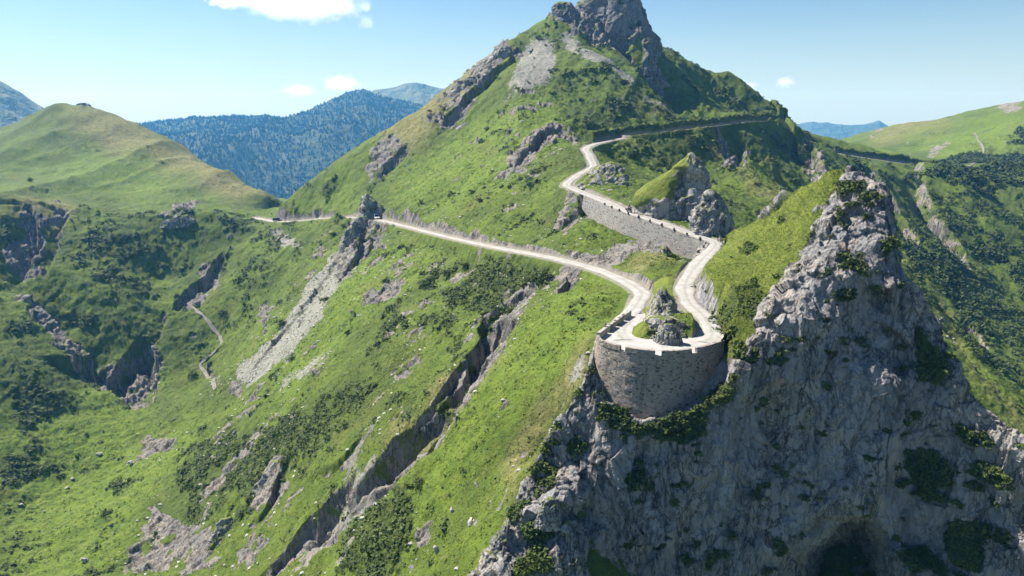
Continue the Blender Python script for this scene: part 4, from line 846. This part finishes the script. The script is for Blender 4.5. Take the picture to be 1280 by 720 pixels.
# ---------------------------------------------------------------- single bushes and boulders
BUSH = []
for k in range(4):
    r_ = np.random.default_rng(50+k); n = 7; c = r_.normal(size=(n, 3))*np.array([.42, .42, .12])+np.array([0, 0, .35]); c[0] = (0, 0, .4)
    co_, f = clumps(c, .45+.25*r_.random(n), 60, .9, .20, 60+k); BUSH.append(mesh_np('bush', co_, f, False)); BUSH[-1].materials.append(M_LEAF)
BL = [(609,162,1.6,'lone dark round bush on the bright grass high on the peak, above the rock knoll'),(504,190,1.9,'dark bush under the slanting rocks on the left skyline of the peak'),(600,252,1.3,'dark bush on the peak slope a little above the lower road'),
 (590,241,1.2,'small dark bush uphill of the bush above the lower road'),(682,346,2.4,'big dark bush at the top of the shrub patch below the lower road, right side'),(664,350,2.1,'dark bush left of the big one in the shrub patch below the lower road'),(582,334,1.9,'broad dark bush just below the lower road where the gully begins'),(560,345,1.7,'dark bush left of the broad bush at the head of the gully'),
 (352,404,2.2,'dark bush on the left edge of the grey scree channel'),(358,281,1.9,'dark bush below the road beside the dark car'),(417,294,1.9,'dark round bush on the slope at the head of the scree channel'),(428,282,1.3,'small dark bush above the head of the scree channel by the road'),(365,449,1.5,'dark bush right of the foot of the scree channel'),(278,393,2.6,'dark bush by the zigzag footpath in the left valley'),
 (406,376,1.8,'grey green bush on the right edge of the scree channel'),(434,417,1.2,'small dark bush in the open grass right of the scree channel'),(790,196,2.6,'large dark bush under the high road, above the rock knoll'),(776,203,1.8,'smaller dark bush left of the large one above the rock knoll'),(524,606,1.2,'dark bush in the lower grass between gully and cliff'),
 (540,560,1.0,'small dark bush at the upper end of the lower shrub patch'),(240,470,2.2,'dark bush clump beside the stream in the left valley'),(480,352,1.4,'dark bush in the grass left of the shrub patch below the road'),(626,235,1.2,'dark bush among tufts on the peak slope, below the slanting rocks in its middle'),(36,226,2.0,'dark bush on the round green hill at far left'),
 (1195,208,2.6,'dark bush at the roadside of the far right road'),(1168,470,1.8,'dark bush on the grass ridge right of the crag')]
for k, (px, py, s, lab) in enumerate(BL):
    q = spot(px, py)
    if q is None: continue
    o = link('bush', BUSH[k % 4]); o.location = q-np.array([0, 0, .15*s]); o.scale = (s*(.9+.25*random.random()), s, s*(.85+.3*random.random())); o.rotation_euler = (0, 0, k*1.7); thing(o, lab, 'bush', 'dark bushes scattered on the slopes')
M_BOULD = plain('pale_limestone', (.46,.44,.40), .9, 0, .4, .35)
BO = [lump('boulder', 1., 31.+k, (1.3, 1., .75), 3, .35) for k in range(3)]
for me in BO: me.materials.append(M_BOULD)
ST = [(125,569,1.25,'largest pale boulder on the meadow by the stream, low on the left'),(90,598,.95,'pale boulder on the meadow below the largest one'),(83,611,.9,'pale boulder lowest of the three in the left meadow'),(165,580,1.3,'grey boulder at the top of the rock patch right of the stream'),(27,632,1.0,'pale boulder beside the stream at the far left edge'),
 (293,542,.55,'small white stone on the grass slope left of the shrubs'),(105,701,1.2,'grey pointed boulder near the bottom left, above the rock patch'),(55,640,.6,'small pale stone in the lower left meadow near the stream'),(130,560,.5,'small pale stone just above the largest meadow boulder'),(345,397,.8,'pale stone at the left edge of the scree channel'),
 (143,668,.5,'small pale stone in the bright meadow near the bottom left'),(588,655,.9,'grey boulder in the grass left of the lower cliff'),(545,690,1.0,'pale boulder on the grass close to the bottom edge, left of the cliff'),(745,490,.8,'pale stone at the left foot of the bastion wall'),(565,640,.6,'small grey stone in the shrubs left of the lower cliff')]
for k, (px, py, s, lab) in enumerate(ST):
    q = spot(px, py)
    if q is None: continue
    o = link('boulder', BO[k % 3]); o.location = q+np.array([0, 0, .25*s]); s *= .55; o.scale = (s, s*.9, s*.9); o.rotation_euler = (.2, .1*k, k*2.1); thing(o, lab, 'boulder', 'pale boulders on the grass slopes')
# loose stones nobody could count
def stones(mask, n, seed, s0, s1, name):
    p = scatter(mask, n, seed); me0 = lump('x', 1., 77., (1.2, 1, .7), 1, .3); v0 = np.array([v_.co[:] for v_ in me0.vertices]); f0 = np.array([list(q.vertices) for q in me0.polygons]); bpy.data.meshes.remove(me0)
    g = np.random.default_rng(seed); a = g.random(n)*6.28; s = s0+(s1-s0)*g.random(n)**3; ca, sa = np.cos(a)[:, None], np.sin(a)[:, None]
    co_ = np.stack([v0[None, :, 0]*ca-v0[None, :, 1]*sa, v0[None, :, 0]*sa+v0[None, :, 1]*ca, np.repeat(v0[None, :, 2], n, 0)], -1)*s[:, None, None]+p[:, None]
    f = (f0[None]+(np.arange(n)*len(v0))[:, None, None]).reshape(-1, 3); link(name, mesh_np(name, co_.reshape(-1, 3), f, False), M_BOULD, kind='stuff')
near_rock = blur(np.maximum(ROCK, SCREE), 12)
stones(infr*(RR < 260)*(near_rock > .04)*(ROCK < .5), 1300, 21, .08, .5, 'loose_stones')

# ---------------------------------------------------------------- footpath in the left valley
def drape(pix, hw, name, mat, **props):
    p = [spot(*q) for q in pix]; p = np.array([q for q in p if q is not None]); c = crom(p, .8); t = np.gradient(c, axis=0); t[:, 2] = 0; t /= np.linalg.norm(t, axis=1, keepdims=True)+1e-9; n = np.stack([-t[:, 1], t[:, 0], t[:, 2]*0], -1)
    co_ = c[:, None]+n[:, None]*(np.linspace(-1, 1, 5)[None]*hw*(1+.4*vnoise(np.stack([np.arange(len(c))*.4, np.zeros(len(c)), np.zeros(len(c))], -1)))[:, None])[..., None]
    a = np.arctan2(co_[..., 0], co_[..., 1]); lr = np.log(np.hypot(co_[..., 0], co_[..., 1])); j = np.clip((a-AZ0)/(AZ1-AZ0)*(na-1), 0, na-1).round().astype(int); i = np.clip(np.searchsorted(GL, lr), 0, nr-1)
    co_[..., 2] = np.maximum(blur(Z[i, j].astype(np.float32), 1), Z[i, j])+.10; link(name, mesh_np(name, co_, grid_faces(*co_.shape[:2])[:, ::-1]), mat, **props)
M_PATH = plain('trodden_path', (.24,.22,.185), .95, 0, 1., .3)
drape([(268,338),(258,352),(248,366),(237,378),(244,388),(254,397),(264,408),(273,419),(276,428),(268,440),(256,450),(250,457),(255,464),(262,474),(268,487)], .55, 'path', M_PATH, kind='structure')
drape([(1216,166),(1222,176),(1230,188),(1222,200),(1210,210)], .6, 'path', M_PATH, kind='structure')

# ---------------------------------------------------------------- vehicles
M_WHITE, M_BLACK, M_GLASS, M_TYRE, M_STEEL = plain('white_paint', (.62,.62,.60), .35, 0, 2., .08), plain('black_paint', (.02,.022,.026), .3, 0, 2., .1), plain('dark_glass', (.012,.015,.018), .08, 0, 2., .1), plain('tyre_rubber', (.02,.02,.02), .9), plain('wheel_steel', (.35,.35,.36), .4, .8)
M_LAMP = plain('lamp_glass', (.75,.75,.72), .2); M_RED = plain('red_lamp', (.45,.02,.015), .3)
def prism(name, prof, w0, w1, mat, parent, bev=.05, loc=(0, 0, 0)):
    """side outline (x, z, inset) extruded across the width, edges rounded"""
    bm = bmesh.new(); A_ = [bm.verts.new((x, -w0/2+q, z)) for x, z, q in prof]; B_ = [bm.verts.new((x, w0/2-q, z)) for x, z, q in prof]
    bm.faces.new(A_); bm.faces.new(B_[::-1]); n = len(prof)
    for i in range(n): bm.faces.new((A_[i], B_[i], B_[(i+1) % n], A_[(i+1) % n]))
    bmesh.ops.recalc_face_normals(bm, faces=bm.faces); bmesh.ops.bevel(bm, geom=bm.edges[:], offset=bev, segments=2, affect='EDGES', profile=.6)
    me = bpy.data.meshes.new(name); bm.to_mesh(me); bm.free(); me.polygons.foreach_set('use_smooth', np.full(len(me.polygons), False)); o = link(name, me, mat, parent); o.location = loc; return o
def turned(name, prof, mat, parent, loc, n=24):
    """solid of revolution about the wheel axle (y)"""
    t = np.linspace(0, 2*np.pi, n, endpoint=False); g = np.array([[(r_*math.cos(a), y, r_*math.sin(a)) for a in t] for r_, y in prof]); k = len(prof); i = np.arange(k*n).reshape(k, n); j = np.roll(i, -1, 1)
    f = np.stack([i[:-1], j[:-1], j[1:], i[1:]], -1).reshape(-1, 4); o = link(name, mesh_np(name, g, f), mat, parent); o.location = loc; return o
def car(loc, rz, paint_, label, tall, name):
    c = empty(name, loc, rz); thing(c, label, 'car'); L_, W_, h = (4.6, 1.9, 1.0) if tall else (4.3, 1.8, .92)
    prism('body', [(-L_/2,.38,0),(-L_/2+.05,h,.03),(L_/2-1.15,h,.03),(L_/2-.1,h-.13,.06),(L_/2,.55,.05),(L_/2-.1,.36,0)], W_, 0, paint_, c, .06)
    top = 1.95 if tall else 1.5; prof = [(-L_/2+.1,h-.02,.05),(-L_/2+.22,top,.2),(.55,top,.2),(L_/2-1.2,h-.02,.05)]
    cab = prism('cabin', prof, W_-.04, 0, paint_, c, .05)
    mx, mz = .0, (h+top)/2
    prism('windscreen', [(L_/2-1.36,h+.07,.14),(.66,top-.10,.28),(.72,top-.10,.28),(L_/2-1.26,h+.07,.14)], W_-.02, 0, M_GLASS, c, .008)
    prism('rear_window', [(-L_/2+.14,h+.14,.2),(-L_/2+.20,top-.14,.3),(-L_/2+.16,top-.14,.3),(-L_/2+.09,h+.14,.2)], W_, 0, M_GLASS, c, .008)
    for sy in (-1, 1):
        for x0, x1, q0, q1 in ((-L_/2+.38,-.55,0,0),(-.45,.40,0,.34)):
            ya = W_/2-.02-.05; yb = W_/2-.02-.20; k = lambda z: ya+(yb-ya)*(z-h)/(top-h)+.012; z0, z1 = h+.10, top-.14
            v_ = [(x0,k(z0),z0),(x1+q1,k(z0),z0),(x1,k(z1),z1),(x0+q0,k(z1),z1)]; v_ = [(a, b*sy, d) for a, b, d in v_]; v2 = [(a, b-.03*sy, d) for a, b, d in v_]
            me = bpy.data.meshes.new('side_window'); me.from_pydata(v_+v2, [], [(0,1,2,3),(7,6,5,4),(0,4,5,1),(1,5,6,2),(2,6,7,3),(3,7,4,0)]); link('side_window', me, M_GLASS, c)
        m_ = prism('mirror', [(.78,h+.05,0),(.78,h+.25,0),(.90,h+.25,0),(.90,h+.05,0)], .2, 0, M_BLACK, c, .02, (0, sy*(W_/2+.08), 0))
        prism('headlight', [(L_/2-.12,.62,0),(L_/2-.12,.78,0),(L_/2+.01,.76,0),(L_/2+.015,.62,0)], .36, 0, M_LAMP, c, .015, (0, sy*(W_/2-.30), 0))
        prism('tail_light', [(-L_/2-.012,.70,0),(-L_/2-.01,.92,0),(-L_/2+.08,.92,0),(-L_/2+.08,.70,0)], .18, 0, M_RED, c, .01, (0, sy*(W_/2-.16), 0))
        for sx in (-L_*.31, L_*.31):
            y = sy*(W_/2-.10); w = turned('wheel', [(.02,-.11),(.14,-.11),(.20,-.115),(.20,.115),(.14,.11),(.02,.11)], M_STEEL, c, (sx, y, .36)); turned('tyre', [(.20,-.10),(.33,-.12),(.36,-.08),(.36,.08),(.33,.12),(.20,.10)], M_TYRE, w, (0, 0, 0))
    prism('bumper', [(L_/2-.10,.34,0),(L_/2-.10,.54,0),(L_/2+.06,.52,0),(L_/2+.06,.36,0)], W_-.06, 0, M_BLACK, c, .03); prism('bumper', [(-L_/2-.05,.36,0),(-L_/2-.05,.54,0),(-L_/2+.08,.54,0),(-L_/2+.08,.36,0)], W_-.06, 0, M_BLACK, c, .03)
    prism('number_plate', [(L_/2+.058,.38,0),(L_/2+.058,.48,0),(L_/2+.07,.48,0),(L_/2+.07,.38,0)], .5, 0, M_LAMP, c, .003); return c
def on_road(ln, px):
    x_, _ = proj(ln[:, 0], ln[:, 1], ln[:, 2]); k = int(np.argmin(np.abs(x_-px))) ; t = ln[min(k+2, len(ln)-1)]-ln[max(k-2, 0)]; return ln[k], math.atan2(t[1], t[0])
q, h = on_road(R_LOW, 470); car((q[0], q[1], q[2]+.07), h, M_WHITE, 'white van with dark windows driving along the lower road past the sharp rock point', True, 'van')
q, h = on_road(R_LOW, 346); car((q[0], q[1], q[2]+.07), h+.35, M_BLACK, 'dark car at the far end of the lower road on the grassy pass', False, 'car')
# ---------------------------------------------------------------- motorcycle and rider
def skin(name, verts, edges, rad, mat, parent=None, loc=(0, 0, 0), rz=0., sub_=2):
    me = bpy.data.meshes.new(name); me.from_pydata(verts, edges, []); o = link(name, me, mat, parent); o.location = loc; o.rotation_euler = (0, 0, rz)
    m_ = o.modifiers.new('skin', 'SKIN'); m_.use_smooth_shade = True
    for v_, r_ in zip(me.skin_vertices[0].data, rad): v_.radius = (r_, r_) if not isinstance(r_, tuple) else r_
    me.skin_vertices[0].data[0].use_root = True; s_ = o.modifiers.new('sub', 'SUBSURF'); s_.levels = s_.render_levels = sub_
    dg = bpy.context.evaluated_depsgraph_get(); dg.update(); nm = bpy.data.meshes.new_from_object(o.evaluated_get(dg)); o.modifiers.clear(); nm.name = name; o.data = nm; return o
xs, ys = proj(R_UP[:, 0], R_UP[:, 1], R_UP[:, 2]); k = int(np.argmin(np.where((R_UP[:, 1] > 140) & (R_UP[:, 1] < 200), np.abs(xs-788), 1e9))); t = R_UP[k-2]-R_UP[k+2]; h = math.atan2(t[1], t[0]); q = R_UP[k]+np.array([-math.sin(h), math.cos(h), 0])*(-.5)
bike = empty('motorcycle', (q[0], q[1], q[2]+.06), h); thing(bike, 'dark touring motorcycle coming down the upper road past the pinnacle', 'motorcycle')
for x in (-.72, .74):
    w = turned('wheel', [(.06,-.05),(.06,.05)], M_STEEL, bike, (x, 0, .32)); turned('tyre', [(.24,-.05),(.30,-.06),(.33,0),(.30,.06),(.24,.05),(.24,-.05)], M_TYRE, w, (0, 0, 0)); turned('rim', [(.05,-.03),(.24,-.02),(.24,.02),(.05,.03)], M_STEEL, w, (0, 0, 0))
prism('engine', [(-.30,.28,0),(-.32,.55,0),(.25,.60,0),(.32,.30,0)], .36, 0, M_STEEL, bike, .05); prism('fuel_tank', [(-.10,.72,.03),(-.05,.92,.08),(.28,1.0,.08),(.46,.80,.04),(.30,.66,.03)], .34, 0, M_BLACK, bike, .05)
prism('seat', [(-.78,.80,.02),(-.76,.88,.03),(-.35,.84,.04),(-.06,.84,.04),(-.06,.74,.02),(-.5,.70,.02)], .30, 0, M_TYRE, bike, .04); prism('fairing', [(.36,.70,.06),(.42,1.10,.10),(.52,1.32,.13),(.60,1.10,.08),(.74,.84,.08),(.60,.66,.06)], .52, 0, M_BLACK, bike, .04)
prism('headlight', [(.66,.84,0),(.62,1.0,0),(.68,1.0,0),(.76,.86,0)], .26, 0, M_LAMP, bike, .02)
for sy in (-1, 1): prism('pannier', [(-1.0,.50,0),(-1.0,.86,0),(-.52,.88,0),(-.52,.50,0)], .24, 0, M_BLACK, bike, .04, (0, sy*.36, 0))
skin('handlebar', [(.30,-.40,1.04),(.42,-.16,1.02),(.42,.16,1.02),(.30,.40,1.04)], [(0,1),(1,2),(2,3)], [.02]*4, M_TYRE, bike, sub_=1); skin('fork', [(.74,0,.34),(.56,0,.70),(.44,0,1.0)], [(0,1),(1,2)], [.045]*3, M_STEEL, bike, sub_=1)
M_JACKET, M_TROUS, M_HELM, M_SKIN = plain('riding_jacket', (.03,.032,.036), .8), plain('riding_trousers', (.025,.025,.028), .8), plain('helmet', (.05,.05,.055), .25), plain('skin_tone', (.45,.28,.2), .6)
V = [(-.30,0,.92),(-.27,0,1.08),(-.20,0,1.26),(-.13,0,1.42),(-.08,0,1.53),(-.05,0,1.63),(-.02,0,1.74),(-.15,.19,1.42),(.03,.29,1.22),(.26,.37,1.07),(.33,.39,1.05),(-.15,-.19,1.42),(.03,-.29,1.22),(.26,-.37,1.07),(.33,-.39,1.05),
     (-.27,.12,.90),(.10,.26,.76),(-.10,.27,.38),(.06,.28,.32),(-.27,-.12,.90),(.10,-.26,.76),(-.10,-.27,.38),(.06,-.28,.32)]
E = [(0,1),(1,2),(2,3),(3,4),(4,5),(5,6),(3,7),(7,8),(8,9),(9,10),(3,11),(11,12),(12,13),(13,14),(0,15),(15,16),(16,17),(17,18),(0,19),(19,20),(20,21),(21,22)]
Rr = [.15,.155,.17,.16,.07,.085,.10,.075,.058,.042,.045,.075,.058,.042,.045,.10,.075,.055,.05,.10,.075,.055,.05]
rider = skin('person', V, E, Rr, M_JACKET, None, (q[0], q[1], q[2]+.06), h); thing(rider, 'person in dark riding gear and helmet astride the motorcycle on the upper road', 'person')
hb = lump('helmet', .15, 2., (1.1, .9, 1.05), 3, .01); hb.polygons.foreach_set('use_smooth', np.full(len(hb.polygons), True)); o = link('helmet', hb, M_HELM, rider); o.location = (-.02, 0, 1.75)
o = prism('visor', [(.09,1.69,0),(.09,1.79,.02),(.155,1.78,.03),(.16,1.70,.02)], .22, 0, M_GLASS, rider, .015)

# ---------------------------------------------------------------- clouds, high above and beyond the haze
def cloud(px, py, wpx, hpx, label, r=9500, dens=1., seed=0):
    c = P(px, py, r); w = wpx/F*r; hh = hpx/F*r; bm = bmesh.new(); bmesh.ops.create_icosphere(bm, subdivisions=4, radius=1.); me = bpy.data.meshes.new('cloud'); bm.to_mesh(me); bm.free()
    m_ = bpy.data.materials.new('cloud_vapour'); m_.use_nodes = True; t = m_.node_tree; t.nodes.clear(); out = t.nodes.new('ShaderNodeOutputMaterial'); vol = t.nodes.new('ShaderNodeVolumePrincipled'); vol.inputs['Color'].default_value = (1, 1, 1, 1); vol.inputs['Anisotropy'].default_value = .6
    tc = t.nodes.new('ShaderNodeTexCoord'); ln = t.nodes.new('ShaderNodeVectorMath'); ln.operation = 'LENGTH'; t.links.new(tc.outputs['Object'], ln.inputs[0])
    mp = t.nodes.new('ShaderNodeMapping'); mp.inputs['Location'].default_value = (seed*3.3, seed, 0); mp.inputs['Scale'].default_value = (w/hh*.8, .8*w/hh, 1.); t.links.new(tc.outputs['Object'], mp.inputs[0])
    nz = t.nodes.new('ShaderNodeTexNoise'); nz.inputs['Scale'].default_value = 1.5; nz.inputs['Detail'].default_value = 5; nz.inputs['Roughness'].default_value = .6; t.links.new(mp.outputs[0], nz.inputs[0])
    a = t.nodes.new('ShaderNodeMath'); a.operation = 'MULTIPLY_ADD'; a.inputs[1].default_value = -.62; a.inputs[2].default_value = .0; t.links.new(ln.outputs['Value'], a.inputs[0])
    b = t.nodes.new('ShaderNodeMath'); b.operation = 'ADD'; t.links.new(nz.outputs['Fac'], b.inputs[0]); t.links.new(a.outputs[0], b.inputs[1])
    rp = t.nodes.new('ShaderNodeMapRange'); rp.inputs[1].default_value = -.02; rp.inputs[2].default_value = .22; rp.inputs[3].default_value = 0; rp.inputs[4].default_value = dens*6/hh/2; t.links.new(b.outputs[0], rp.inputs[0]); t.links.new(rp.outputs[0], vol.inputs['Density']); t.links.new(vol.outputs[0], out.inputs['Volume'])
    o = link('cloud', me, m_); o.location = c; o.scale = (w/2, w/2.6, hh/2); o.rotation_euler = (0, 0, -math.atan2(c[0], c[1])); thing(o, label, 'cloud')
cloud(378, 1, 160, 52, 'large white cloud at the top edge, left of the peak', 9500, 1., 1)
cloud(284, 1, 50, 20, 'small white cloud left of the large one at the top edge', 9500, .8, 2)
cloud(428, 104, 56, 24, 'white cloud just above the forested mountain', 9500, .38, 3)
cloud(374, 113, 50, 20, 'thin pale cloud left of the white one above the forested mountain', 9500, .18, 4)
cloud(982, 103, 26, 16, 'tiny white cloud alone in the right half of the sky', 9500, .8, 5)
cloud(928, 107, 44, 12, 'thin faint cloud left of the tiny one at right', 9500, .3, 6)
cloud(457, 28, 26, 20, 'faint wisp of cloud right of the large one', 9500, .25, 7)
SC.cycles.volume_bounces = 3; SC.cycles.max_bounces = 6
